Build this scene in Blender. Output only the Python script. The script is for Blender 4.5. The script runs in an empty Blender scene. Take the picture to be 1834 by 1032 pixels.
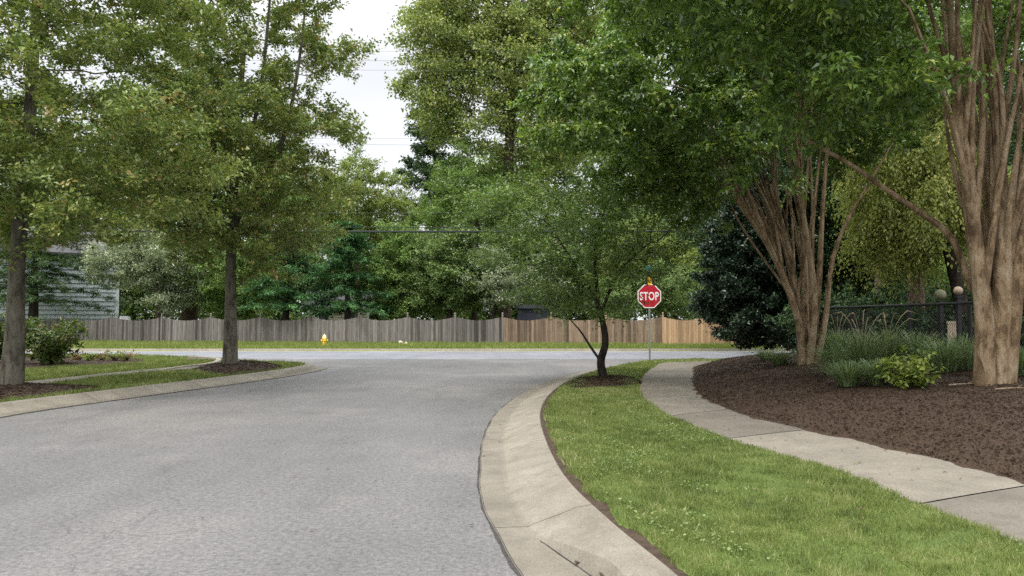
import bpy, math, random
import numpy as np
from mathutils import Vector
R = math.radians
SC = bpy.context.scene
COL = SC.collection
# ------------------------------------------------------------------ camera
F, CX, HY, H = 1330.0, 917.0, 577.0, 1.5          # focal length in photo pixels, centre column, horizon row, eye height
PITCH = math.atan((HY - 516.0) / F)
cam = bpy.data.cameras.new('camera'); camo = bpy.data.objects.new('camera', cam); COL.objects.link(camo)
cam.sensor_width = 36.0; cam.lens = 36.0 * F / 1834.0; cam.clip_end = 2000; cam.clip_start = 0.05
camo.location = (0, 0, H); camo.rotation_euler = (R(90) + PITCH, 0, 0)
SC.camera = camo
# ------------------------------------------------------------------ sky, sun, exposure
SUN_EL, SUN_ROT = R(58), R(215)
w = bpy.data.worlds.new('World'); SC.world = w; w.use_nodes = True
nt = w.node_tree; nt.nodes.clear()
N = nt.nodes.new; L = nt.links.new
out = N('ShaderNodeOutputWorld'); bg = N('ShaderNodeBackground'); bg.inputs[1].default_value = 0.1
sky = N('ShaderNodeTexSky'); sky.sky_type = 'NISHITA'; sky.sun_disc = False
sky.sun_elevation = SUN_EL; sky.sun_rotation = SUN_ROT
tc = N('ShaderNodeTexCoord'); sep = N('ShaderNodeSeparateXYZ'); L(tc.outputs['Generated'], sep.inputs[0])
mp = N('ShaderNodeMapping'); mp.inputs['Scale'].default_value = (1.6, 1.6, 5.0); L(tc.outputs['Generated'], mp.inputs[0])
no = N('ShaderNodeTexNoise'); no.inputs['Scale'].default_value = 2.2; no.inputs['Detail'].default_value = 5; L(mp.outputs[0], no.inputs[0])
lum = N('ShaderNodeMapRange'); lum.inputs[1].default_value = 0.33; lum.inputs[2].default_value = 1.0   # overcast: zenith three times the horizon
lum.inputs[3].default_value = 5.3; lum.inputs[4].default_value = 25.0; L(sep.outputs[2], lum.inputs[0])
nm = N('ShaderNodeMapRange'); nm.inputs[1].default_value = 0.3; nm.inputs[2].default_value = 0.7
nm.inputs[3].default_value = 0.9; nm.inputs[4].default_value = 1.1; L(no.outputs[0], nm.inputs[0])
mu = N('ShaderNodeMath'); mu.operation = 'MULTIPLY'; L(lum.outputs[0], mu.inputs[0]); L(nm.outputs[0], mu.inputs[1])
cc = N('ShaderNodeCombineColor')
for i, k in enumerate((0.975, 0.99, 1.02)):
    m = N('ShaderNodeMath'); m.operation = 'MULTIPLY'; m.inputs[1].default_value = k; L(mu.outputs[0], m.inputs[0]); L(m.outputs[0], cc.inputs[i])
mx = N('ShaderNodeMix'); mx.data_type = 'RGBA'; mx.inputs[0].default_value = 0.93
L(sky.outputs[0], mx.inputs[6]); L(cc.outputs[0], mx.inputs[7]); L(mx.outputs[2], bg.inputs[0]); L(bg.outputs[0], out.inputs[0])
sun = bpy.data.lights.new('sun', 'SUN'); sun.energy = 1.5; sun.angle = R(22); sun.color = (1.0, 0.95, 0.87)
suno = bpy.data.objects.new('sun', sun); COL.objects.link(suno)
sd_ = Vector((math.sin(SUN_ROT) * math.cos(SUN_EL), math.cos(SUN_ROT) * math.cos(SUN_EL), math.sin(SUN_EL)))
suno.rotation_euler = sd_.to_track_quat('Z', 'Y').to_euler(); suno.location = (0, 0, 40)
SC.view_settings.view_transform = 'Standard'; SC.view_settings.look = 'None'
SC.view_settings.exposure = 0.95; SC.view_settings.gamma = 1.0
SC.render.engine = 'CYCLES'
SC.cycles.max_bounces = 7; SC.cycles.diffuse_bounces = 4; SC.cycles.transmission_bounces = 4; SC.cycles.glossy_bounces = 2
SC.cycles.use_denoising = False
# ------------------------------------------------------------------ helpers
def G(u, v, z=0.0):                                # photo pixel -> world point on the level z
    dx, dy = (u - CX) / F, (516.0 - v) / F
    fy = math.cos(PITCH) - dy * math.sin(PITCH); fz = math.sin(PITCH) + dy * math.cos(PITCH)
    t = (z - H) / fz
    return np.array((dx * t, fy * t, z))
def P(u, v, Y):                                    # photo pixel -> world point at distance Y
    dx, dy = (u - CX) / F, (516.0 - v) / F
    fy = math.cos(PITCH) - dy * math.sin(PITCH); fz = math.sin(PITCH) + dy * math.cos(PITCH)
    t = Y / fy
    return np.array((dx * t, Y, H + fz * t))
def mesh_np(name, V, faces, mat=None, smooth=False, attrs=None):
    """faces: (n,k) int array, or list of such arrays"""
    if not isinstance(faces, list): faces = [faces]
    faces = [np.asarray(f, dtype=np.int32) for f in faces if len(f)]
    me = bpy.data.meshes.new(name)
    V = np.asarray(V, dtype=np.float32)
    me.vertices.add(len(V)); me.vertices.foreach_set('co', V.ravel())
    nl = sum(f.size for f in faces); npoly = sum(len(f) for f in faces)
    me.loops.add(nl); me.polygons.add(npoly)
    me.loops.foreach_set('vertex_index', np.concatenate([f.ravel() for f in faces]))
    st = []; o = 0
    for f in faces:
        st.append(o + np.arange(len(f)) * f.shape[1]); o += f.size
    me.polygons.foreach_set('loop_start', np.concatenate(st).astype(np.int32))
    me.polygons.foreach_set('use_smooth', np.full(npoly, smooth, dtype=bool))
    if attrs:
        for k, a in attrs.items():
            at = me.attributes.new(k, 'FLOAT', 'POINT'); at.data.foreach_set('value', np.asarray(a, dtype=np.float32))
    me.update(calc_edges=True)
    if mat: me.materials.append(mat)
    return me
def link(name, me, parent=None, loc=None):
    o = bpy.data.objects.new(name, me); COL.objects.link(o)
    if parent: o.parent = parent
    if loc is not None: o.location = loc
    return o
def tag(o, label=None, cat=None, group=None, kind=None):
    for k, v in (('label', label), ('category', cat), ('group', group), ('kind', kind)):
        if v: o[k] = v
    return o
def thing(name, label, cat, loc=(0, 0, 0), rz=0.0, group=None):
    o = bpy.data.objects.new(name, None); COL.objects.link(o); o.location = loc; o.rotation_euler = (0, 0, rz)
    return tag(o, label, cat, group)
class MB:                                          # collects simple shapes into one mesh
    def __init__(s): s.v = []; s.f3 = []; s.f4 = []; s.t = []; s.n = 0
    def add(s, v, f4=(), f3=(), tint=0.5):
        v = np.asarray(v, float); s.v.append(v)
        s.t.append(np.full(len(v), tint))
        if len(f4): s.f4.append(np.asarray(f4) + s.n)
        if len(f3): s.f3.append(np.asarray(f3) + s.n)
        s.n += len(v)
    def box(s, c, d, rz=0.0, tint=0.5, top=None):
        x, y, z = np.asarray(d, float) / 2; tx = (x, y) if top is None else (top[0] / 2, top[1] / 2)
        v = np.array([(-x, -y, -z), (x, -y, -z), (x, y, -z), (-x, y, -z), (-tx[0], -tx[1], z), (tx[0], -tx[1], z), (tx[0], tx[1], z), (-tx[0], tx[1], z)])
        cs, sn = math.cos(rz), math.sin(rz)
        v = np.stack((v[:, 0] * cs - v[:, 1] * sn, v[:, 0] * sn + v[:, 1] * cs, v[:, 2]), 1) + np.asarray(c, float)
        s.add(v, [(0, 3, 2, 1), (4, 5, 6, 7), (0, 1, 5, 4), (1, 2, 6, 5), (2, 3, 7, 6), (3, 0, 4, 7)], tint=tint)
    def tube(s, pts, rad, k=8, tint=0.5, cap=True):
        pts = np.asarray(pts, float); rad = np.broadcast_to(np.asarray(rad, float), (len(pts),))
        v, f = sweep(pts, rad, k)
        f3 = []
        if cap:
            n = len(pts); v = np.vstack((v, pts[:1], pts[-1:])); a = np.arange(k)
            f3 = [(n * k, (i + 1) % k, i) for i in range(k)] + [(n * k + 1, (n - 1) * k + i, (n - 1) * k + (i + 1) % k) for i in range(k)]
        s.add(v, f, f3, tint)
    def lathe(s, prof, c=(0, 0, 0), k=16, axis='z', tint=0.5):
        prof = np.asarray(prof, float); a = np.arange(k) * 2 * math.pi / k; n = len(prof)
        v = np.stack((prof[:, :1] * np.cos(a), prof[:, :1] * np.sin(a), np.repeat(prof[:, 1:2], k, 1)), 2).reshape(-1, 3)
        if axis == 'x': v = v[:, [2, 0, 1]]
        if axis == 'y': v = v[:, [1, 2, 0]]
        f = [(i * k + j, i * k + (j + 1) % k, (i + 1) * k + (j + 1) % k, (i + 1) * k + j) for i in range(n - 1) for j in range(k)]
        s.add(v + np.asarray(c, float), f, tint=tint)
    def build(s, name, mat, parent=None, smooth=False, loc=None):
        fs = []
        if s.f4: fs.append(np.vstack(s.f4))
        if s.f3: fs.append(np.vstack(s.f3))
        return link(name, mesh_np(name, np.vstack(s.v), fs, mat, smooth, {'tint': np.concatenate(s.t)}), parent, loc)
def unit(a): return a / np.maximum(np.linalg.norm(a, axis=-1, keepdims=True), 1e-9)
def sweep(pts, rad, k):
    n = len(pts); T = np.empty_like(pts)
    T[1:-1] = pts[2:] - pts[:-2]; T[0] = pts[1] - pts[0]; T[-1] = pts[-1] - pts[-2]; T = unit(T)
    ref = np.array((0.0, 1.0, 0.0)) if abs(T[:, 1]).max() < 0.93 else np.array((1.0, 0.13, 0.3)); ref = ref / np.linalg.norm(ref)
    A = unit(np.cross(T, ref)); B = np.cross(T, A)
    a = np.arange(k) * 2 * math.pi / k
    v = pts[:, None, :] + rad[:, None, None] * (np.cos(a)[None, :, None] * A[:, None, :] + np.sin(a)[None, :, None] * B[:, None, :])
    i = np.arange(n - 1)[:, None] * k; j = np.arange(k)[None, :]; j2 = (j + 1) % k
    f = np.stack((i + j, i + j2, i + k + j2, i + k + j), 2).reshape(-1, 4)
    return v.reshape(-1, 3), f
def spline(pts, n):                                # Catmull-Rom through pts, n samples even in length
    p = np.asarray(pts, float); q = np.vstack((2 * p[0] - p[1], p, 2 * p[-1] - p[-2])); o = []
    for i in range(1, len(q) - 2):
        t = np.linspace(0, 1, 14, endpoint=False)[:, None]
        a, b, c, d = q[i - 1], q[i], q[i + 1], q[i + 2]
        o.append(0.5 * (2 * b + (c - a) * t + (2 * a - 5 * b + 4 * c - d) * t ** 2 + (3 * b - a - 3 * c + d) * t ** 3))
    o = np.vstack(o + [q[-2:-1]])
    s = np.concatenate(([0], np.cumsum(np.linalg.norm(np.diff(o, axis=0), axis=1)))); u = np.linspace(0, s[-1], n)
    return np.stack([np.interp(u, s, o[:, k]) for k in range(o.shape[1])], 1)
def offset(c, d):                                  # shift a plan curve to its left by d
    t = np.gradient(c[:, :2], axis=0); t = unit(t); nrm = np.stack((-t[:, 1], t[:, 0]), 1)
    return c[:, :2] + nrm * (d[:, None] if isinstance(d, np.ndarray) else d)
def seg_dist(p, poly, closed=True):
    a = poly; b = np.roll(poly, -1, 0)
    if not closed: a, b = poly[:-1], poly[1:]
    best = np.full(len(p), 1e9)
    for q, r in zip(a, b):
        e = r - q; t = np.clip(((p - q) @ e) / max(e @ e, 1e-12), 0, 1)
        best = np.minimum(best, ((p - q - t[:, None] * e) ** 2).sum(1))
    return np.sqrt(best)
def inside(p, poly):
    r = np.zeros(len(p), bool); x, y = p[:, 0], p[:, 1]; j = len(poly) - 1
    for i in range(len(poly)):
        xi, yi = poly[i]; xj, yj = poly[j]
        if yi != yj: r ^= ((yi > y) != (yj > y)) & (x < (xj - xi) * (y - yi) / (yj - yi) + xi)
        j = i
    return r
def sdist(p, poly):
    d = seg_dist(p, poly); return np.where(inside(p, poly), d, -d)
def vnoise(p, scale, seed=0):                      # smooth value noise in plan, -1..1
    q = p[:, :2] * scale; i = np.floor(q).astype(np.int64); f = q - i; f = f * f * (3 - 2 * f)
    def h(a, b): 
        n = (a * 374761393 + b * 668265263 + seed * 974711) & 0x7fffffff; n = ((n ^ (n >> 13)) * 1274126177) & 0x7fffffff
        return ((n ^ (n >> 16)) & 0xffff) / 32767.5 - 1
    a, b = i[:, 0], i[:, 1]
    return (h(a, b) * (1 - f[:, 0]) + h(a + 1, b) * f[:, 0]) * (1 - f[:, 1]) + (h(a, b + 1) * (1 - f[:, 0]) + h(a + 1, b + 1) * f[:, 0]) * f[:, 1]
def patch(name, poly, res, zfun, mat, kind='structure', drop=0.6, rag=0.0, bbox=None):
    poly = np.asarray(poly, float)[:, :2]; lo = poly.min(0) - 3 * res; hi = poly.max(0) + 3 * res
    if bbox is not None: lo = np.maximum(lo, bbox[0]); hi = np.minimum(hi, bbox[1])
    nx, ny = int((hi[0] - lo[0]) / res) + 2, int((hi[1] - lo[1]) / res) + 2
    X, Y = np.meshgrid(lo[0] + np.arange(nx) * res, lo[1] + np.arange(ny) * res); p = np.stack((X.ravel(), Y.ravel()), 1)
    s = sdist(p, poly)
    if rag: s = s + rag * (vnoise(p, 3.1, 5) + 0.6 * vnoise(p, 9.0, 6))
    z = zfun(p, np.maximum(s, 0)) + np.minimum(s, 0) * drop
    k = np.arange(nx * ny).reshape(ny, nx); f = np.stack((k[:-1, :-1], k[:-1, 1:], k[1:, 1:], k[1:, :-1]), 2).reshape(-1, 4)
    f = f[(s[f] > -2.2 * res).any(1)]
    used = np.unique(f); mp_ = np.zeros(nx * ny, int); mp_[used] = np.arange(len(used))
    o = link(name, mesh_np(name, np.column_stack((p, z))[used], mp_[f], mat, True)); o['kind'] = kind
    return o
# ------------------------------------------------------------------ materials
def new_mat(name, rough=0.8, spec=0.3):
    m = bpy.data.materials.new(name); m.use_nodes = True; b = m.node_tree.nodes['Principled BSDF']
    b.inputs['Roughness'].default_value = rough; b.inputs['Specular IOR Level'].default_value = spec
    return m, m.node_tree, b
def ramp(t, stops, src):
    r = t.nodes.new('ShaderNodeValToRGB'); e = r.color_ramp.elements
    while len(e) < len(stops): e.new(0.5)
    for x, (p, c) in zip(e, stops): x.position = p; x.color = (*c, 1)
    t.links.new(src, r.inputs[0]); return r.outputs[0]
def noise(t, scale, detail=4, rough=0.55, vec=None, dist=0.0):
    n = t.nodes.new('ShaderNodeTexNoise'); n.inputs['Scale'].default_value = scale; n.inputs['Detail'].default_value = detail
    n.inputs['Roughness'].default_value = rough; n.inputs['Distortion'].default_value = dist
    if vec is not None: t.links.new(vec, n.inputs['Vector'])
    return n.outputs[0]
def coords(t, scale=(1, 1, 1)):
    c = t.nodes.new('ShaderNodeTexCoord'); m = t.nodes.new('ShaderNodeMapping'); m.inputs['Scale'].default_value = scale
    t.links.new(c.outputs['Object'], m.inputs[0]); return m.outputs[0]
def mixc(t, a, b, fac, mode='MIX'):
    m = t.nodes.new('ShaderNodeMix'); m.data_type = 'RGBA'; m.blend_type = mode
    for s, v in ((m.inputs[0], fac), (m.inputs[6], a), (m.inputs[7], b)):
        if isinstance(v, bpy.types.NodeSocket): t.links.new(v, s)
        elif isinstance(v, tuple): s.default_value = (*v, 1)
        else: s.default_value = v
    return m.outputs[2]
def bump(t, b, h, strength=0.4, dist=0.02):
    n = t.nodes.new('ShaderNodeBump'); n.inputs['Strength'].default_value = strength; n.inputs['Distance'].default_value = dist
    t.links.new(h, n.inputs['Height']); t.links.new(n.outputs[0], b.inputs['Normal'])
def attr(t, name='tint'):
    a = t.nodes.new('ShaderNodeAttribute'); a.attribute_name = name; return a.outputs['Fac']
def mat_noise(name, stops, scale, bscale=None, bstr=0.4, bdist=0.01, rough=0.85, detail=5, spec=0.25, vscale=(1, 1, 1), tintmix=0.0):
    m, t, b = new_mat(name, rough, spec); c = coords(t, vscale); n = noise(t, scale, detail, 0.6, c)
    col = ramp(t, stops, n)
    if tintmix:
        mr = t.nodes.new('ShaderNodeMapRange'); mr.inputs[3].default_value = 1 - tintmix; mr.inputs[4].default_value = 1 + tintmix
        t.links.new(attr(t), mr.inputs[0]); v = t.nodes.new('ShaderNodeVectorMath'); v.operation = 'SCALE'
        t.links.new(col, v.inputs[0]); t.links.new(mr.outputs[0], v.inputs['Scale']); col = v.outputs[0]
    t.links.new(col, b.inputs['Base Color'])
    if bscale: bump(t, b, noise(t, bscale, 4, 0.6, c), bstr, bdist)
    return m
def mat_plain(name, c, rough=0.6, spec=0.4, metal=0.0, var=0.12, scale=6.0):
    m, t, b = new_mat(name, rough, spec); b.inputs['Metallic'].default_value = metal
    n = noise(t, scale, 5, 0.6, coords(t)); lo = tuple(x * (1 - var) for x in c); hi = tuple(min(1, x * (1 + var)) for x in c)
    t.links.new(ramp(t, [(0.3, lo), (0.7, hi)], n), b.inputs['Base Color']); return m
def mat_leaf(name, stops, trans=0.3, rough=0.5, spec=0.35, tcol=(1.25, 1.3, 0.75)):
    m, t, b = new_mat(name, rough, spec); c = ramp(t, stops, attr(t)); t.links.new(c, b.inputs['Base Color'])
    tr = t.nodes.new('ShaderNodeBsdfTranslucent'); t.links.new(mixc(t, c, tcol, 1.0, 'MULTIPLY'), tr.inputs[0])
    mxs = t.nodes.new('ShaderNodeMixShader'); mxs.inputs[0].default_value = trans
    o = t.nodes['Material Output']; t.links.new(b.outputs[0], mxs.inputs[1]); t.links.new(tr.outputs[0], mxs.inputs[2]); t.links.new(mxs.outputs[0], o.inputs[0])
    return m
def mat_asphalt(name, base, warm, speck):
    m, t, b = new_mat(name, 0.62, 0.5); c = coords(t)
    big = noise(t, 0.22, 5, 0.65, c); col = ramp(t, [(0.36, tuple(x * 0.9 for x in base)), (0.5, base), (0.62, warm)], big)
    med = ramp(t, [(0.3, (0.8, 0.8, 0.8)), (0.5, (1, 1, 1)), (0.72, (1.12, 1.12, 1.11))], noise(t, 1.1, 7, 0.68, coords(t, (1, 0.3, 1))))
    col = mixc(t, col, med, 1.0, 'MULTIPLY')
    fine = noise(t, 23, 6, 0.9, c); sp = ramp(t, [(0.34, (1 - speck,) * 3), (0.5, (1, 1, 1)), (0.68, (1 + speck,) * 3)], fine)
    col = mixc(t, col, sp, 1.0, 'MULTIPLY')
    vo = t.nodes.new('ShaderNodeTexVoronoi'); vo.inputs['Scale'].default_value = 62; t.links.new(c, vo.inputs['Vector'])
    gr = ramp(t, [(0.0, (1.22, 1.21, 1.2)), (0.45, (1, 1, 1)), (0.8, (0.66, 0.66, 0.67))], vo.outputs['Distance'])
    col = mixc(t, col, gr, 0.4, 'MULTIPLY')
    # hairline cracks: edges of large distorted cells, broken up by noise
    cv = t.nodes.new('ShaderNodeTexVoronoi'); cv.feature = 'DISTANCE_TO_EDGE'; cv.inputs['Scale'].default_value = 0.28
    wob = t.nodes.new('ShaderNodeVectorMath'); wob.operation = 'ADD'; nn = t.nodes.new('ShaderNodeTexNoise'); nn.inputs['Scale'].default_value = 1.6; nn.inputs['Detail'].default_value = 6
    t.links.new(c, nn.inputs['Vector']); t.links.new(c, wob.inputs[0]); t.links.new(nn.outputs['Color'], wob.inputs[1]); t.links.new(wob.outputs[0], cv.inputs['Vector'])
    ck = ramp(t, [(0.0, (0.72, 0.72, 0.72)), (0.004, (1, 1, 1))], cv.outputs['Distance'])
    br = ramp(t, [(0.44, (0, 0, 0)), (0.58, (1, 1, 1))], noise(t, 0.6, 3, 0.5, c))
    col = mixc(t, col, mixc(t, col, ck, 1.0, 'MULTIPLY'), br)
    t.links.new(col, b.inputs['Base Color']); bump(t, b, mixc(t, fine, vo.outputs['Distance'], 0.5), 0.55, 0.008)
    return m
def mat_concrete(name, lo, hi, stain=0.35):
    m, t, b = new_mat(name, 0.85, 0.25); c = coords(t)
    col = ramp(t, [(0.3, lo), (0.7, hi)], noise(t, 0.9, 7, 0.65, c))
    st = ramp(t, [(0.35, (1 - stain,) * 3), (0.6, (1, 1, 1))], noise(t, 3.2, 7, 0.7, c))
    fi = ramp(t, [(0.32, (0.66, 0.65, 0.64)), (0.5, (1, 1, 1)), (0.7, (1.25, 1.25, 1.24))], noise(t, 75, 4, 0.75, c))
    col = mixc(t, mixc(t, col, st, 0.5, 'MULTIPLY'), fi, 1.0, 'MULTIPLY')
    mr = t.nodes.new('ShaderNodeMapRange'); mr.inputs[3].default_value = 0.55; mr.inputs[4].default_value = 1.45
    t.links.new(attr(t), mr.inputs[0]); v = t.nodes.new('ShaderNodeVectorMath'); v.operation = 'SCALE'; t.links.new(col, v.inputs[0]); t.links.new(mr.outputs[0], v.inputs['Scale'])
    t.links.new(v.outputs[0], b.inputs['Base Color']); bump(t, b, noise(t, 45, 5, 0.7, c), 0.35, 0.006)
    return m
def mat_bark(name, lo, hi, vs=(14, 14, 1.6), blotch=None):
    m, t, b = new_mat(name, 0.9, 0.15); c = coords(t, vs)
    n = noise(t, 1.0, 6, 0.7, c, 0.8); col = ramp(t, [(0.34, lo), (0.66, hi)], n)
    bl = noise(t, 5.0, 6, 0.7, coords(t, (1, 1, 0.45)), 0.5); col = mixc(t, col, ramp(t, [(0.42, tuple(x * 0.6 for x in lo)), (0.5, hi), (0.6, blotch or tuple(min(1, x * 1.35) for x in hi))], bl), 0.5)
    fi = ramp(t, [(0.3, (0.7, 0.7, 0.7)), (0.7, (1.2, 1.2, 1.2))], noise(t, 45, 4, 0.7, coords(t, (1, 1, 0.4)))); col = mixc(t, col, fi, 1.0, 'MULTIPLY')
    t.links.new(col, b.inputs['Base Color']); bump(t, b, n, 0.9, 0.04); return m
M = {}
M['asphalt'] = mat_asphalt('asphalt', (0.122, 0.117, 0.113), (0.158, 0.149, 0.14), 0.6)
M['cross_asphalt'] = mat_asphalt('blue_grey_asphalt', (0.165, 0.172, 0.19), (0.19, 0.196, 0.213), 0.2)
M['curb'] = mat_concrete('tan_curb_concrete', (0.19, 0.168, 0.132), (0.25, 0.224, 0.182), 0.5)
M['walk'] = mat_concrete('sidewalk_concrete', (0.14, 0.125, 0.1), (0.19, 0.17, 0.138), 0.4)
M['soil'] = mat_noise('dark_soil', [(0.3, (0.03, 0.02, 0.014)), (0.7, (0.075, 0.05, 0.034))], 14, 30, 0.8, 0.02)
M['seam'] = mat_noise('dark_joint_dirt', [(0.3, (0.025, 0.022, 0.02)), (0.7, (0.06, 0.054, 0.048))], 25)
M['mulch'] = mat_noise('bark_mulch', [(0.3, (0.022, 0.013, 0.008)), (0.5, (0.046, 0.029, 0.018)), (0.72, (0.085, 0.055, 0.034))], 42, 75, 0.6, 0.015, detail=6)
M['turf'] = mat_noise('turf', [(0.3, (0.055, 0.085, 0.018)), (0.7, (0.1, 0.14, 0.03))], 3.0, 60, 0.6, 0.02)
M['verge_turf'] = mat_noise('verge_turf', [(0.3, (0.1, 0.135, 0.03)), (0.7, (0.16, 0.195, 0.05))], 1.5, 30, 0.6, 0.02)
M['chip'] = None
def chipm():
    m, t, b = new_mat('mulch_chip', 0.9, 0.15)
    t.links.new(ramp(t, [(0.0, (0.016, 0.01, 0.006)), (0.6, (0.041, 0.026, 0.016)), (0.92, (0.085, 0.055, 0.034)), (1.0, (0.24, 0.18, 0.13))], attr(t)), b.inputs['Base Color']); return m
M['chip'] = chipm()
M['blade'] = mat_leaf('grass_blade', [(0.0, (0.062, 0.085, 0.022)), (0.4, (0.145, 0.185, 0.048)), (0.72, (0.215, 0.26, 0.08)), (0.9, (0.31, 0.32, 0.14)), (1.0, (0.4, 0.36, 0.21))], 0.3, 0.55, 0.3)
M['far_blade'] = mat_leaf('verge_grass_blade', [(0.0, (0.12, 0.16, 0.035)), (0.5, (0.19, 0.235, 0.06)), (1.0, (0.28, 0.29, 0.11))], 0.3, 0.6, 0.25)
# ------------------------------------------------------------------ ground and roads
RNG = np.random.default_rng(7)
def sheet(name, x0, x1, y0, y1, z, mat, n=1):
    me = mesh_np(name, [(x0, y0, z), (x1, y0, z), (x1, y1, z), (x0, y1, z)], np.array([[0, 1, 2, 3]]), mat)
    o = link(name, me); o['kind'] = 'structure'; return o
sheet('ground', -600, 600, -200, 1000, -0.06, M['turf'])
sheet('road', -70, 70, -25, 38.2, 0.0, M['asphalt'])
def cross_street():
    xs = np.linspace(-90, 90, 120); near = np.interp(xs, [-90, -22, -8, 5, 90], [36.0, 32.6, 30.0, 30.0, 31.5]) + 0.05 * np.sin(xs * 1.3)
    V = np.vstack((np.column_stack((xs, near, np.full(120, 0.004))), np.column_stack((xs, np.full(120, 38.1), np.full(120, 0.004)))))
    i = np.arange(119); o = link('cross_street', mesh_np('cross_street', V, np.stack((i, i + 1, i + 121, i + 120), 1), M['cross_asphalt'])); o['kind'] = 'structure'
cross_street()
ZL = 0.14
B_R = spline([G(1520, 1300, ZL)[:2], G(1215, 1032, ZL)[:2], G(1090, 930, ZL)[:2], G(1010, 850, ZL)[:2], G(975, 780, ZL)[:2], G(968, 740, ZL)[:2], G(980, 712, ZL)[:2], G(1005, 690, ZL)[:2],
              G(1035, 675, ZL)[:2], G(1080, 661, ZL)[:2], G(1130, 651, ZL)[:2], G(1172, 646, ZL)[:2], (7.6, 27.6), (11, 28.3), (20, 29.0), (45, 30.0)], 260)
B_L = spline([G(-500, 800, ZL)[:2], G(-150, 745, ZL)[:2], G(0, 722, ZL)[:2], G(200, 698, ZL)[:2], G(400, 675, ZL)[:2], G(490, 663.5, ZL)[:2], G(530, 657, ZL)[:2], G(547, 652.5, ZL)[:2],
              G(525, 649.5, ZL)[:2], G(455, 647, ZL)[:2], G(400, 643, ZL)[:2], G(350, 640.3, ZL)[:2], G(260, 637.5, ZL)[:2], G(150, 636, ZL)[:2], G(0, 635, ZL)[:2], (-45, 33.5), (-70, 34.5)], 260)
def curb(name, c, side, vert_until=None, width=0.75):
    """rolled kerb and gutter swept along the back-of-kerb line; near part has an upright face"""
    if side > 0: c = spline(c, 900)
    n = len(c); s = np.concatenate(([0], np.cumsum(np.linalg.norm(np.diff(c, axis=0), axis=1))))
    up = vert_until(s, c)                                        # 0 rolled .. 1 upright face
    def rail(d, z): return np.column_stack((offset(c, np.broadcast_to(side * d, (n,)).astype(float)), np.broadcast_to(z, (n,))))
    wv = 0.006 * np.sin(s * 2.1) + 0.004 * np.sin(s * 5.7 + 1)
    r = [rail(width + wv, -0.02), rail(width - 0.002 + wv, 0.014), rail(0.71 * width * (1 - up) + 0.4 * up, 0.01),
         rail(0.66 * width * (1 - up) + 0.335 * up, 0.008), rail(0.63 * width * (1 - up) + 0.255 * up, 0.022 * (1 - up) + 0.115 * up),
         rail(0.36 * width * (1 - up) + 0.2 * up, 0.085 * (1 - up) + 0.145 * up), rail(0.14 * (1 - up) + 0.1 * up, 0.132 * (1 - up) + 0.15 * up), rail(0.012, 0.15), rail(0.0, 0.14), rail(0.0, -0.05)]
    V = []; Fc = []; T = []; o = 0; rr = np.random.default_rng(3)
    joint = 3.05; k = 0
    while k * joint < s[-1]:                                     # cast lengths with a real 8 mm joint
        a, b = k * joint + 0.004, min((k + 1) * joint - 0.004, s[-1]); m = 40 if side > 0 else 14
        u = np.linspace(a, b, m); vs = np.stack([np.stack([np.interp(u, s, q[:, j]) for j in range(3)], 1) for q in r])
        V.append(vs.reshape(-1, 3)); nr = len(r)
        i = np.arange(nr - 1)[:, None] * m; j = np.arange(m - 1)[None, :]
        f = np.stack((i + j, i + j + 1, i + m + j + 1, i + m + j), 2).reshape(-1, 4); 
        if side > 0: f = f[:, ::-1]
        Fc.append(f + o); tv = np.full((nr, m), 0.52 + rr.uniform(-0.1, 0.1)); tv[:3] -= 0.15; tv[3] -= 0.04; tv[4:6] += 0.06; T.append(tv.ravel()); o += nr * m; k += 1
    sm = np.vstack((rail(width - 0.012 + wv, 0.016), rail(width + 0.011 + 0.007 * np.abs(np.sin(s * 3.1)) + 0.004 * np.sin(s * 9.0) + 0.003 * np.sin(s * 23), 0.005))); i = np.arange(n - 1)
    so = link('gutter_seam', mesh_np('gutter_seam', sm, np.stack((i, i + 1, i + n + 1, i + n), 1)[:, ::-1 if side > 0 else 1], M['seam'])); so['kind'] = 'structure'
    if side > 0:                                                 # dirt gathered along the foot of the upright face
        k_ = np.where(up > 0.06)[0]; kk = len(k_); d0 = (0.66 * width * (1 - up) + 0.335 * up - 0.004); fo = np.vstack((rail(d0, 0.013)[k_], rail(d0 + 0.005 + 0.006 * np.abs(np.sin(s * 6)), 0.013)[k_])); i = np.arange(kk - 1)
        so = link('gutter_dirt', mesh_np('gutter_dirt', fo, np.stack((i + kk, i + kk + 1, i + 1, i), 1), M['seam'])); so['kind'] = 'structure'
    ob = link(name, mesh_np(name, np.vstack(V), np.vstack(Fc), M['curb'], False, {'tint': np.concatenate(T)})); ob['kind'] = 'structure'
lipY = G(960, 965, 0.03)[1] + 0.13
curb('curb_right', B_R, 1.0, lambda s, c: np.clip((lipY - c[:, 1]) / 0.8, 0, 1) ** 0.8)
tipi = 0.5
def vert_left(s, c):
    d = np.hypot(c[:, 0] - G(540, 655, ZL)[0], c[:, 1] - G(540, 655, ZL)[1]); return np.clip((3.0 - d) / 1.2, 0, 1)
curb('curb_left', B_L[:200], -1.0, vert_left, 0.66)
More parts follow.
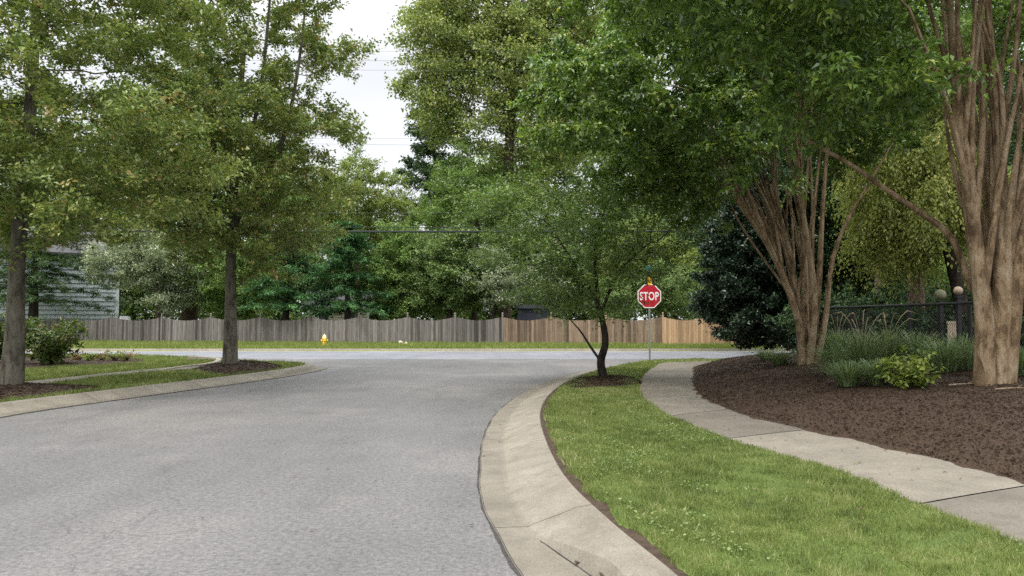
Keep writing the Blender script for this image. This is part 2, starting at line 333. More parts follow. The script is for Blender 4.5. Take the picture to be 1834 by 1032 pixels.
# right side: lawn strip, sidewalk, mulch bank
SL = spline([G(2500, 1260, 0.15)[:2], G(1834, 975, .15)[:2], G(1640, 900, .15)[:2], G(1500, 843, .15)[:2], G(1310, 788, .15)[:2], G(1200, 745, .15)[:2], G(1152, 712, .15)[:2], G(1145, 690, .15)[:2], G(1152, 672, .15)[:2], G(1172, 657, .15)[:2], G(1200, 649, .15)[:2], (8.4, 26.2), (12, 27.0), (20, 27.7), (45, 28.6)], 240)
SR = spline([G(2500, 1062, .15)[:2], G(1834, 862, .15)[:2], G(1600, 802, .15)[:2], G(1440, 768, .15)[:2], G(1320, 738, .15)[:2], G(1262, 711, .15)[:2], G(1245, 690, .15)[:2], G(1246, 668, .15)[:2], G(1253, 656, .15)[:2], (7.6, 24.0), (9.2, 24.7), (13, 25.4), (20, 26.1), (45, 27.0)], 240)
strip_poly = np.vstack((B_R, SL[::-1]))
zl = lambda p, s: 0.153 + 0.006 * vnoise(p, 1.7, 2)
patch('soil_strip', strip_poly, 0.12, lambda p, s: 0.139 + 0.006 * vnoise(p, 7, 2), M['soil'], drop=0.3)
ringC = G(1085, 684, ZL)[:2]
def lawn_poly(c_out, c_in, gap):
    a = offset(c_out, -gap); return np.vstack((a, c_in[::-1]))
lawn_r = lawn_poly(B_R, offset(SL, 0.012), 0.1 + 0.02 * np.sin(np.arange(260) * 1.7) + 0.015 * np.sin(np.arange(260) * 4.3))
patch('lawn', lawn_r, 0.1, zl, M['turf'], rag=0.012, drop=0.5)
# sidewalk slabs
def slabs(name, a, b, cuts, z, mat, tints, thick=0.12):
    mbv = []; mbf = []; tt = []; o = 0
    ua = np.linspace(0, 1, len(a)); 
    for k in range(len(cuts) - 1):
        g = 0.004 / 20; m = max(3, int((cuts[k + 1][0] - cuts[k][0]) * 260))
        u0 = np.linspace(cuts[k][0] + g, cuts[k + 1][0] - g, m); u1 = np.linspace(cuts[k][1] + g, cuts[k + 1][1] - g, m)
        pa = np.stack([np.interp(u0, ua, a[:, j]) for j in (0, 1)], 1); pb = np.stack([np.interp(u1, ua, b[:, j]) for j in (0, 1)], 1)
        rails = [np.column_stack((pa, np.full(m, z - thick))), np.column_stack((pa, np.full(m, z - 0.008))), np.column_stack((pa + 0.01 * unit(pb - pa), np.full(m, z)))]
        for q in (0.33, 0.66): rails.append(np.column_stack((pa * (1 - q) + pb * q, np.full(m, z + 0.003))))
        rails += [np.column_stack((pb - 0.01 * unit(pb - pa), np.full(m, z))), np.column_stack((pb, np.full(m, z - 0.008))), np.column_stack((pb, np.full(m, z - thick)))]
        nr = len(rails); mbv.append(np.vstack(rails)); i = np.arange(nr - 1)[:, None] * m; j = np.arange(m - 1)[None, :]
        mbf.append(np.stack((i + j, i + m + j, i + m + j + 1, i + j + 1), 2).reshape(-1, 4)[:, ::-1] + o); tt.append(np.full(nr * m, tints[k % len(tints)])); o += nr * m
    ob = link(name, mesh_np(name, np.vstack(mbv), np.vstack(mbf), mat, False, {'tint': np.concatenate(tt)})); ob['kind'] = 'structure'
def near_u(c, p):
    d = ((c - np.asarray(p)[:2]) ** 2).sum(1); return d.argmin() / (len(c) - 1)
cut_px = [((1640, 900), (1834, 862)), ((1310, 788), (1440, 768)), ((1200, 745), (1305, 733)), ((1152, 712), (1258, 708)), ((1146, 692), (1245, 690)), ((1148, 678), (1244, 676)), ((1158, 667), (1246, 667)), ((1172, 657), (1252, 657))]
cuts = [(near_u(SL, G(*a, .15)), near_u(SR, G(*b, .15))) for a, b in cut_px]
cuts = [(0, 0), (cuts[0][0] * 0.5, cuts[0][1] * 0.5)] + cuts
e = cuts[-1]
for k in range(1, 9): cuts.append((e[0] + (1 - e[0]) * k / 8, e[1] + (1 - e[1]) * k / 8))
slabs('sidewalk_right', SL, SR, cuts, 0.15, M['walk'], [0.4, 0.42, 0.82, 0.4, 0.6, 0.52, 0.45, 0.6, 0.5])
bank_poly = np.vstack((SR, [(45, 60), (60, 60), (60, -3), (14, -3)]))
def bank_z(p, s):
    d = seg_dist(p, SR, False); far = np.clip((p[:, 1] - 30) / 12, 0, 1)
    return 0.155 + (0.58 * (1 - np.exp(-d / 1.5)) + 0.03 * vnoise(p, 0.8, 3) * np.minimum(d, 1) + 0.012 * vnoise(p, 4, 4)) * (1 - far * 0.6)
patch('mulch_bank', bank_poly, 0.14, bank_z, M['mulch'], rag=0.02, drop=0.5, bbox=((2.0, 1.5), (45, 45)))
def bz(x, y): return float(bank_z(np.array([[x, y]]), np.array([1.0]))[0])
def GB(u, v):                                       # pixel -> point on the mulch bank
    z = 0.6
    for _ in range(12): p = G(u, v, z); z = 0.5 * z + 0.5 * bz(p[0], p[1])
    return np.array((p[0], p[1], bz(p[0], p[1])))
# left side
lawn_l = np.vstack((offset(B_L, 0.03), [(-70, 5)]))
patch('lawn_left', lawn_l, 0.2, lambda p, s: 0.135 + 0.02 * vnoise(p, 0.7, 9) , M['turf'], rag=0.015, drop=0.5, bbox=((-40, 6), (0, 36)))
def pg(pts, z=0.15, n=60): return spline([G(*q, z)[:2] for q in pts], n)
WLn = pg([(-260, 731), (-60, 703), (60, 690), (180, 675.5), (290, 665.5), (370, 661), (420, 652.5), (459, 648)]); WLf = pg([(-260, 712), (-60, 692), (55, 683), (180, 670), (285, 660), (340, 655), (384, 650.5), (425, 645.2)])
slabs('sidewalk_left', WLf, WLn, [(k / 12, k / 12) for k in range(13)], 0.158, M['curb'], [0.3, 0.36, 0.26, 0.34, 0.4, 0.3, 0.36, 0.33, 0.5, 0.85, 0.9, 0.95])
def flare():
    c = pg([(288, 660.5), (330, 655.5), (375, 651.5), (392, 648.5), (395, 645), (372, 642.8), (340, 642.5)], 0.2, 50); o1 = offset(c, 0.16)
    t = [np.column_stack((c, np.full(50, 0.1))), np.column_stack((c, np.linspace(0.17, 0.29, 50))), np.column_stack((o1, np.linspace(0.17, 0.29, 50))), np.column_stack((o1, np.full(50, 0.1)))]
    i = np.arange(3)[:, None] * 50; j = np.arange(49)[None, :]; f = np.stack((i + j, i + 50 + j, i + 51 + j, i + j + 1), 2).reshape(-1, 4)
    ob = link('ramp_curb', mesh_np('ramp_curb', np.vstack(t), f[:, ::-1], M['curb'], False, {'tint': np.full(200, 0.9)})); ob['kind'] = 'structure'
flare()
def bed(name, pts, h, z0=0.15, mat='mulch', n=60, res=0.1):
    poly = spline([G(*q, z0)[:2] for q in pts + pts[:1]], n)[:-1]
    patch(name, poly, res, lambda p, s: z0 - 0.01 + h * (1 - np.exp(-s / 0.5)) + 0.015 * vnoise(p, 4, 8), M[mat], rag=0.04, drop=0.5)
    return poly
bed1 = bed('mulch_bed', [(-160, 700), (20, 688), (110, 690), (185, 694), (165, 697), (60, 711), (-30, 722), (-160, 738)], 0.1)
bed2 = bed('mulch_bed', [(340, 662), (385, 655), (420, 652.5), (470, 653), (505, 656.5), (490, 662), (430, 669), (400, 671)], 0.2)
bed3 = bed('mulch_bed', [(-120, 655), (30, 641), (140, 640), (220, 642), (262, 645.5), (225, 652), (120, 657), (20, 662), (-120, 672)], 0.08)
bed4 = bed('mulch_bed', [(1012, 690), (1035, 678), (1075, 674), (1120, 674), (1145, 682), (1147, 690), (1110, 694), (1060, 695), (1030, 698)], 0.05, 0.145)
# verge beyond the cross street and yards behind
verge = np.array([(-90, 38.4), (90, 38.4), (90, 130), (-90, 130)], float)
vz = lambda p, s: 0.09 + 0.05 * np.clip((p[:, 1] - 39) / 7, 0, 1) + 0.02 * vnoise(p, 0.5, 1)
patch('verge_lawn', verge, 0.8, vz, M['verge_turf'])
def far_curb():
    xs = np.linspace(-90, 90, 60)
    r = [(38.0, 0.0), (38.02, 0.012), (38.3, 0.012), (38.33, 0.12), (38.5, 0.125), (38.5, 0.0)]
    V = np.vstack([np.column_stack((xs, np.full(60, y), np.full(60, z))) for y, z in r]); i = np.arange(5)[:, None] * 60; j = np.arange(59)[None, :]
    ob = link('curb_far', mesh_np('curb_far', V, np.stack((i + j, i + j + 1, i + 61 + j, i + 60 + j), 2).reshape(-1, 4), M['curb'], False, {'tint': np.full(360, 0.85)})); ob['kind'] = 'structure'
far_curb()
# ------------------------------------------------------------------ grass, mulch chips, litter
def blades(name, poly, dens, h, wdt, zf, mat, excl=(), lean=0.6, bbox=None, seed=1, clump=True):
    rg = np.random.default_rng(seed); poly = np.asarray(poly)[:, :2]; lo, hi = poly.min(0), poly.max(0)
    if bbox is not None: lo = np.maximum(lo, bbox[0]); hi = np.minimum(hi, bbox[1])
    n = int((hi - lo).prod() * dens); p = lo + rg.random((n, 2)) * (hi - lo)
    p = p[sdist(p, poly) > -0.02 + 0.02 * rg.standard_normal(len(p))]
    dist = np.hypot(p[:, 0], p[:, 1]); px = np.abs(p[:, 0]) < p[:, 1] * 0.76 + 0.6; p = p[px]; dist = dist[px]
    for q in excl: p = p[~inside(p, q) | (rg.random(len(p)) < 0.02)]
    dist = np.hypot(p[:, 0], p[:, 1]); d0 = dist.min() if len(p) else 1
    keep = rg.random(len(p)) < np.clip((d0 + 1.5) / dist, 0.08, 1) ** 1.0; p = p[keep]; sc = np.clip(dist[keep] / (d0 + 1.5), 1, 12) ** 0.5
    n = len(p); z = zf(p, np.ones(n)); hh = h * rg.uniform(0.45, 1.25, n) * (1 + 0.3 * vnoise(p, 2.3, 3) + 0.4 * vnoise(p, 9, 4)) * sc ** 0.35; ww = wdt * rg.uniform(0.7, 1.4, n) * sc
    a = rg.uniform(0, 6.283, n); d = np.stack((np.cos(a), np.sin(a)), 1); le = np.abs(rg.standard_normal(n)) * lean * hh; a2 = rg.uniform(0, 6.283, n)
    b0 = np.column_stack((p - d * ww[:, None] / 2, z - 0.01)); b1 = np.column_stack((p + d * ww[:, None] / 2, z - 0.01))
    tip = np.column_stack((p + np.stack((np.cos(a2), np.sin(a2)), 1) * le[:, None], z + hh))
    V = np.stack((b0, b1, tip), 1).reshape(-1, 3)
    t = np.clip(0.46 + 0.16 * vnoise(p, 0.55, 11) + 0.17 * vnoise(p, 2.1, 12) + 0.2 * vnoise(p, 7.5, 13) + 0.12 * vnoise(p, 16, 14) + 0.2 * rg.standard_normal(n), 0, 1)
    o = link(name, mesh_np(name, V, np.arange(3 * n).reshape(-1, 3), mat, False, {'tint': np.repeat(t, 3)})); o['kind'] = 'stuff'
    return o
def chips(name, n, zf, sample, size=0.05, seed=4):
    rg = np.random.default_rng(seed); p = sample(rg, n); n = len(p); z = zf(p) + rg.uniform(0.0, 0.02, n)
    a = rg.uniform(0, 6.283, n); l = size * rg.lognormal(0, 0.45, n); wd = l * rg.uniform(0.15, 0.5, n); ti = rg.normal(0, 0.25, n); tj = rg.normal(0, 0.35, n)
    d = np.column_stack((np.cos(a) * np.cos(ti), np.sin(a) * np.cos(ti), np.sin(ti))); s = unit(np.column_stack((-np.sin(a), np.cos(a), tj)))
    c = np.column_stack((p, z)); up = unit(np.cross(d, s)) * 0.006
    k = [c - d * l[:, None] / 2 - s * wd[:, None] / 2, c + d * l[:, None] / 2 - s * wd[:, None] * 0.3, c + d * l[:, None] / 2 + s * wd[:, None] * 0.4, c - d * l[:, None] / 2 + s * wd[:, None] / 2]
    V = np.stack(k + [q + up for q in k], 1).reshape(-1, 3); i = np.arange(n)[:, None] * 8
    f = np.vstack([i + np.array(q) for q in ((4, 5, 6, 7), (0, 1, 5, 4), (1, 2, 6, 5), (2, 3, 7, 6), (3, 0, 4, 7))])
    o = link(name, mesh_np(name, V, f, M['chip'], False, {'tint': np.repeat(np.clip(rg.beta(1.6, 2.2, n), 0, 1), 8)})); o['kind'] = 'stuff'
zt = lambda p, s: 0.15 + 0 * s
blades('grass_strip', lawn_r, 11000, 0.036, 0.0055, zt, M['blade'], [bed4], 0.8, ((-1, 2.8), (7, 31)), 11)
blades('grass_left', lawn_l, 1500, 0.06, 0.012, zt, M['blade'], [bed1, bed2, bed3, np.vstack((WLf, WLn[::-1]))], 0.7, ((-30, 9), (-4, 36)), 12)
blades('grass_verge', verge, 260, 0.16, 0.03, vz, M['far_blade'], [], 0.6, ((-40, 38.5), (40, 51)), 13)
def samp_bank(rg, n):
    p = np.column_stack((rg.uniform(2.5, 13, n * 3), 3.5 + rg.beta(1.0, 1.6, n * 3) * 24)); d = sdist(p, bank_poly)
    p = p[(d > -0.05)]; return p[:n]
chips('mulch_chips', 130000, lambda p: bank_z(p, np.ones(len(p))), samp_bank, 0.016)
def samp_poly(poly):
    def s(rg, n):
        lo, hi = poly.min(0), poly.max(0); p = lo + rg.random((n * 3, 2)) * (hi - lo); return p[sdist(p, poly) > 0][:n]
    return s
for q, c in ((bed1, 3500), (bed2, 2500), (bed3, 2500), (bed4, 2500)):
    dz = {3500: 0.22, 2500: 0.2}[c]
    h = 0.1 if q is bed1 else 0.2 if q is bed2 else 0.08 if q is bed3 else 0.05
    chips('mulch_chips', c, lambda p, q=q, h=h: 0.145 + h * (1 - np.exp(-sdist(p, q).clip(0) / 0.5)), samp_poly(q), 0.032)
# ------------------------------------------------------------------ trees
def ell(rg, n, es, shell=0.45):
    """points in a union of ellipsoids (cx,cy,cz,rx,ry,rz,weight), pushed towards the surface"""
    wts = np.array([e[6] for e in es], float); k = rg.choice(len(es), n, p=wts / wts.sum()); E = np.array([e[:6] for e in es])[k]
    d = unit(rg.standard_normal((n, 3))); r = rg.random(n) ** (1 / 3 * (1 - shell) + 0.02)
    return E[:, :3] + d * r[:, None] * E[:, 3:6]
def clumped(rg, nclump, per, es, sig, shell=0.5):
    c = ell(rg, nclump, es, shell); return (c[:, None, :] + rg.standard_normal((nclump, per, 3)) * np.array(sig)).reshape(-1, 3)
def colonize(rg, pos0, par0, att, step, kill, maxn=7000, trop=(0, 0, 0.08), frac=1e9):
    pos = np.zeros((maxn, 3)); par = np.full(maxn, -1); m = len(pos0); pos[:m] = pos0; par[:m] = par0
    near = np.zeros(len(att), int); nd = np.full(len(att), 1e9)
    def upd(idx):
        nonlocal near, nd
        for a in range(0, len(idx), 256):
            s = idx[a:a + 256]; q = pos[s]; d = (att * att).sum(1)[:, None] + (q * q).sum(1)[None] - 2 * att @ q.T; j = d.argmin(1); dm = np.sqrt(np.maximum(d[np.arange(len(att)), j], 0))
            b = dm < nd - 1e-9; nd = np.where(b, dm, nd); near = np.where(b, s[j], near)
    upd(np.arange(m)); trop = np.array(trop)
    for it in range(400):
        al = nd > kill; att, near, nd = att[al], near[al], nd[al]
        if not len(att) or m >= maxn - 1: break
        u, inv = np.unique(near, return_inverse=True); D = np.zeros((len(u), 3)); np.add.at(D, inv, unit(att - pos[near]))
        D = unit(unit(D) + trop + rg.standard_normal((len(u), 3)) * 0.14)
        k = min(len(u), maxn - m); new = np.arange(m, m + k); pos[new] = pos[u[:k]] + D[:k] * step; par[new] = u[:k]; m += k
        old = nd.copy(); upd(new)
        if it % 6 == 5:                                     # drop targets that nothing gets nearer to
            st = nd > old - 1e-6; keep = ~(st & (rg.random(len(st)) < 0.5)); att, near, nd = att[keep], near[keep], nd[keep]
    return pos[:m], par[:m]
def radii(pos, par, fixed, r0=0.006, n=2.35):
    m = len(pos); acc = np.zeros(m)
    ch = np.bincount(par[par >= 0], minlength=m)
    acc[ch == 0] = r0 ** n
    for i in range(m - 1, -1, -1):
        if acc[i] == 0: acc[i] = r0 ** n
        if par[i] >= 0: acc[par[i]] += acc[i]
    r = acc ** (1 / n); tips = acc / r0 ** n
    for i in range(m):
        if i < len(fixed) and not np.isnan(fixed[i]): r[i] = fixed[i]
        elif par[i] >= 0: r[i] = min(r[i], 0.82 * r[par[i]] if ch[par[i]] > 1 else r[par[i]])
    return r, tips
def wood(pos, par, rad, minr, root=None, sel=None, flute=0.0, sway=0.0, rg=None):
    """sweep every chain of the skeleton; returns verts, quads"""
    m = len(pos); kids = [[] for _ in range(m)]
    for i in range(m):
        if par[i] >= 0: kids[par[i]].append(i)
    V = []; Fs = []; o = 0; starts = [(i, -1) for i in range(m) if par[i] < 0]
    while starts:
        i, p = starts.pop(); ch = [p] if p >= 0 else []; first = i
        while True:
            ch.append(i)
            ks = [k for k in kids[i] if rad[k] >= minr]
            if not ks: break
            ks.sort(key=lambda k: -rad[k]); starts += [(k, i) for k in ks[1:]]; i = ks[0]
        if len(ch) < 2: continue
        if sel is not None and sel[first] != root: continue
        pts = pos[ch]; r = rad[ch].copy()
        if p >= 0: r[0] = min(r[0], r[1] * 1.25)
        k = 14 if r.max() > 0.09 else 7 if r.max() > 0.03 else 4 if r.max() > 0.012 else 3
        v, f = sweep(pts, r, k)
        if flute and r.max() > 0.09:
            a = np.tile(np.arange(k), len(pts)) * 6.283 / k; z = v[:, 2]; cen = np.repeat(pts, k, 0)
            g = 1 + flute * (np.sin(3 * a + z * 0.7 + first) + 0.6 * np.sin(5 * a - z * 1.1)); v = cen + (v - cen) * g[:, None]
        V.append(v); Fs.append(f + o); o += len(v)
    return (np.vstack(V), np.vstack(Fs)) if V else (np.zeros((0, 3)), np.zeros((0, 4), int))
def leaves(rg, org, n, size, twig=0.4, per=8, up=0.35, tilt=0.7, droop=0.0, aspect=0.55, axis=None, jit=0.03, tmean=0.45):
    """leaf blades set alternately along short twigs that start at the given points"""
    nt_ = n // per; o = org[rg.integers(0, len(org), nt_)] + rg.standard_normal((nt_, 3)) * jit * 2
    d = rg.standard_normal((nt_, 3)); d[:, 2] = d[:, 2] * 0.45 + up - droop
    if axis is not None:
        ra = o - axis; ra[:, 2] = 0; d += unit(ra) * 0.8
    d = unit(d); ln = twig * rg.uniform(0.5, 1.3, nt_)
    s = (np.arange(per) + 0.6) / per; t = s[None, :] * ln[:, None]
    c = o[:, None] + d[:, None] * t[:, :, None]; c[:, :, 2] -= droop * t ** 2 / twig * 0.9
    nrm = unit(np.array((0, 0, 1.0)) + rg.standard_normal((nt_, 3)) * tilt * 0.5)[:, None] + rg.standard_normal((nt_, per, 3)) * tilt * 0.6
    nrm = unit(nrm); side = unit(np.cross(np.broadcast_to(d[:, None], nrm.shape), nrm)) * np.where(np.arange(per) % 2, 1, -1)[None, :, None]
    ld = unit(d[:, None] * 0.55 + side + rg.standard_normal((nt_, per, 3)) * 0.3 - np.array((0, 0, droop * 1.3)))
    c = c.reshape(-1, 3) + rg.standard_normal((nt_ * per, 3)) * jit; nrm = nrm.reshape(-1, 3); ld = ld.reshape(-1, 3)
    w_ = unit(np.cross(nrm, ld)); nrm = np.cross(ld, w_); m = len(c)
    l = (size * rg.lognormal(0, 0.22, m))[:, None]; wd = l * aspect * 0.5
    V = np.stack((c, c + ld * l * 0.45 + w_ * wd + nrm * wd * 0.35, c + ld * l - nrm * l * 0.12, c + ld * l * 0.45 - w_ * wd + nrm * wd * 0.35), 1).reshape(-1, 3)
    tw = np.repeat(rg.normal(0, 0.21, nt_), per); tint = np.clip(tmean + tw + rg.normal(0, 0.13, m), 0, 1)
    return V, np.arange(4 * m).reshape(-1, 4), np.repeat(tint, 4)
def path(pts, rad, n=14):
    p = spline(pts, n); return p, np.interp(np.linspace(0, 1, n), np.linspace(0, 1, len(rad)), rad)
def join_paths(paths):
    """paths: (pts, radii, parent node or None); returns pos, par, fixed radii and the stem id of each node"""
    pos = []; par = []; fx = []; sid = []; o = 0
    for k, (p, r, pr) in enumerate(paths):
        q = -1
        if pr is not None: q = pr
        for i in range(len(p)):
            pos.append(p[i]); par.append(q if i == 0 else o + i - 1); fx.append(r[i]); sid.append(k)
        o += len(p)
    return np.array(pos), np.array(par), np.array(fx), np.array(sid)
def make_tree(name, label, cat, base, es, lm, bm, seed, trunk, nleaf, lsize, clumps=(60, 8, (0.7, 0.7, 0.45)), step=0.35, kill=0.5, minr=0.006, group=None, lf={}, shell=0.5, maxn=6000, trop=(0, 0, 0.06), stems=None, thr=10, flute=0.04, r0=0.006, zmin=0.6):
    """trunk: (points relative to base, radii). es: crown ellipsoids relative to base"""
    rg = np.random.default_rng(seed); base = np.asarray(base, float)
    root = thing(name, label, cat, base, 0, group)
    paths = [(*path(np.asarray(trunk[0], float), trunk[1], max(8, int(len(trunk[0]) * 5))), None)]
    if stems:
        for pts, r, pi in stems: paths.append((*path(np.asarray(pts, float), r, 10), pi))
    p0, q0, fx, sid = join_paths(paths)
    att = clumped(rg, int(clumps[0] * 2.0), clumps[1], es, clumps[2], shell * 0.6); att = att[att[:, 2] > zmin]
    pos, par = colonize(rg, p0, q0, att, step, kill, maxn * 2, trop)
    rad, tips = radii(pos, par, fx, r0)
    pos = pos.copy(); g = np.arange(len(pos)) >= len(p0); pos[g] += rg.standard_normal((g.sum(), 3)) * step * 0.06
    V, f = wood(pos, par, rad, minr, flute=flute)
    link('trunk', mesh_np('trunk', V, f, bm, True), root)
    fine = g & (tips <= thr)
    V, f, t = leaves(rg, pos[fine], nleaf, lsize, axis=np.zeros(3), **lf)
    link('crown', mesh_np('crown', V, f, lm, False, {'tint': t}), root)
    return root
def lstops(d, m, l, y=None):
    s = [(0.0, d), (0.45, m), (0.8, l)]
    if y: s.append((1.0, y))
    return s
M['leaf_pear'] = mat_leaf('olive_green_leaf', lstops((0.094, 0.138, 0.036), (0.179, 0.240, 0.059), (0.281, 0.322, 0.080), (0.450, 0.313, 0.137)), 0.24, 0.42, 0.5)
M['leaf_crape'] = mat_leaf('deep_green_leaf', lstops((0.047, 0.091, 0.022), (0.105, 0.181, 0.030), (0.186, 0.285, 0.048), (0.328, 0.381, 0.077)), 0.26, 0.36, 0.6)
M['leaf_dog'] = mat_leaf('corner_tree_leaf', lstops((0.058, 0.107, 0.025), (0.116, 0.189, 0.041), (0.188, 0.273, 0.065), (0.290, 0.304, 0.097)), 0.25, 0.42, 0.5)
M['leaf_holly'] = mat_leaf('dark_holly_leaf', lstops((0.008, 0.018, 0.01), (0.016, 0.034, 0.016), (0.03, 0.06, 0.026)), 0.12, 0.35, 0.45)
M['leaf_poplar'] = mat_leaf('yellow_green_leaf', lstops((0.124, 0.177, 0.049), (0.248, 0.311, 0.091), (0.397, 0.438, 0.148), (0.530, 0.489, 0.228)), 0.28, 0.42, 0.5)
NB = 1.7
M['leaf_mid'] = mat_leaf('mid_green_leaf', lstops((0.095, 0.163, 0.047), (0.174, 0.265, 0.077), (0.270, 0.374, 0.115)), 0.3, 0.5)
M['leaf_blue'] = mat_leaf('cool_green_leaf', lstops((0.083, 0.137, 0.048), (0.149, 0.219, 0.075), (0.248, 0.326, 0.118)), 0.28, 0.5)
M['leaf_yel'] = mat_leaf('light_yellow_green_leaf', lstops((0.126, 0.172, 0.045), (0.214, 0.277, 0.081), (0.315, 0.356, 0.126)), 0.4, 0.5)
M['leaf_silver'] = mat_leaf('silver_green_leaf', lstops((0.166, 0.207, 0.122), (0.276, 0.324, 0.202), (0.442, 0.483, 0.346)), 0.2, 0.5)
M['leaf_dark'] = mat_leaf('dark_green_leaf', lstops((0.029, 0.060, 0.026), (0.060, 0.113, 0.042), (0.108, 0.180, 0.066)), 0.2, 0.45)
M['leaf_fir'] = mat_leaf('conifer_needle', lstops((0.028, 0.078, 0.031), (0.065, 0.156, 0.058), (0.126, 0.273, 0.086)), 0.15, 0.55)
M['leaf_weep'] = mat_leaf('hanging_leaf', lstops((0.114, 0.146, 0.040), (0.225, 0.257, 0.070), (0.369, 0.386, 0.112), (0.553, 0.496, 0.196)), 0.5, 0.45)
M['bark_grey'] = mat_bark('grey_bark', (0.06, 0.052, 0.04), (0.155, 0.14, 0.11))
M['bark_dark'] = mat_bark('dark_bark', (0.018, 0.014, 0.012), (0.055, 0.045, 0.036))
M['bark_brown'] = mat_bark('brown_bark', (0.05, 0.036, 0.028), (0.12, 0.09, 0.07))
M['bark_crape'] = mat_bark('peeling_tan_bark', (0.11, 0.074, 0.042), (0.32, 0.226, 0.134), (15, 15, 1.6), (0.46, 0.37, 0.26))
M['bark_tan'] = mat_bark('pale_tan_bark', (0.16, 0.115, 0.08), (0.28, 0.21, 0.15))
# --- the two street trees on the left
b1 = G(22, 690, 0.22)
make_tree('street_tree', 'large street tree with thick grey trunk in the nearest mulch bed on the left', 'tree', b1 - (0, 0, 0.08),
    [(0.2, 0, 6.4, 3.6, 3.4, 2.9, 1.0), (0, 0, 9.8, 3.4, 3.3, 3.4, 0.8), (1.3, -0.2, 4.3, 2.5, 2.4, 1.2, 0.7), (-1.6, 0, 4.6, 2.4, 2.4, 1.3, 0.4)], M['leaf_pear'], M['bark_grey'], 11,
    ([(0, 0, 0), (0.03, 0, 1.2), (0.02, 0, 2.6), (0.1, 0, 4.2), (0.16, 0.1, 6.5), (0.2, 0.1, 9.5)], [0.22, 0.155, 0.138, 0.12, 0.085, 0.045]), 120000, 0.095,
    (110, 7, (0.55, 0.55, 0.35)), 0.3, 0.42, lf=dict(twig=0.42, per=8, up=0.2, tilt=0.75), maxn=7000, trop=(0, 0, 0.12))
b2 = G(412, 650, 0.33)
make_tree('street_tree', 'upright street tree in the mulch mound at the left street corner', 'tree', b2 - (0, 0, 0.1),
    [(0.1, 0, 6.2, 2.9, 2.8, 2.4, 1.0), (0.1, 0, 9.9, 2.9, 2.8, 3.6, 1.0), (-1.0, 0, 4.7, 2.4, 2.3, 1.2, 0.5), (1.0, 0, 4.2, 2.0, 2.0, 0.9, 0.3)], M['leaf_pear'], M['bark_grey'], 12,
    ([(0, 0, 0), (0.0, 0, 1.2), (-0.02, 0, 3.0), (0.02, 0, 5.0), (0.1, 0, 7.0), (0.3, 0, 10)], [0.22, 0.15, 0.136, 0.122, 0.085, 0.04]), 115000, 0.105,
    (110, 7, (0.55, 0.55, 0.45)), 0.3, 0.42, lf=dict(twig=0.42, per=8, up=0.35, tilt=0.75), maxn=7500, trop=(0, 0, 0.22),
    stems=[([(-0.02, 0, 3.8), (0.5, -0.1, 4.9), (1.4, -0.2, 6.2), (1.9, -0.2, 8.6), (2.1, -0.1, 11)], [0.08, 0.07, 0.055, 0.04, 0.02], 13),
           ([(0.02, 0, 4.6), (-0.5, 0.1, 6.0), (-1.0, 0.1, 8.2), (-1.2, 0, 11)], [0.08, 0.07, 0.05, 0.02], 16),
           ([(0.05, 0, 5.6), (0.6, 0.2, 7.5), (0.9, 0.2, 10.5), (1.0, 0.2, 13)], [0.07, 0.06, 0.04, 0.02], 18)])
# --- small corner tree beside the walk
b3 = G(1083, 676, 0.18)
def S3(px, py): return P(px, py, b3[1]) - b3
make_tree('corner_tree', 'small spreading tree with a leaning forked trunk in the kerbside mulch ring', 'tree', b3 - (0, 0, 0.05),
    [(-0.85, 0, 3.2, 2.15, 2.1, 1.3, 1.0), (-1.4, 0, 4.0, 1.9, 1.8, 1.1, 0.5), (0.7, 0, 4.0, 1.3, 1.6, 0.9, 0.5), (-0.6, -0.2, 1.9, 1.2, 1.2, 0.6, 0.22)], M['leaf_dog'], M['bark_dark'], 13,
    ([S3(1083, 680), S3(1076, 645), S3(1084, 612), S3(1080, 575), S3(1070, 540), S3(1052, 505), S3(1020, 455), S3(985, 400)], [0.115, 0.092, 0.08, 0.066, 0.048, 0.036, 0.024, 0.015]), 32000, 0.08,
    (85, 7, (0.42, 0.42, 0.09)), 0.2, 0.28, lf=dict(twig=0.36, per=8, up=0.0, tilt=0.35), maxn=6500, trop=(0, 0, 0.0), flute=0.03,
    stems=[([S3(1077, 645), S3(1058, 618), S3(1040, 590), S3(1022, 570)], [0.036, 0.03, 0.022, 0.012], 5), ([S3(1074, 548), S3(1068, 500), S3(1066, 440), S3(1080, 380)], [0.055, 0.045, 0.03, 0.018], 22),
           ([S3(1076, 560), S3(1095, 510), S3(1120, 470), S3(1165, 430)], [0.045, 0.035, 0.025, 0.015], 20)])
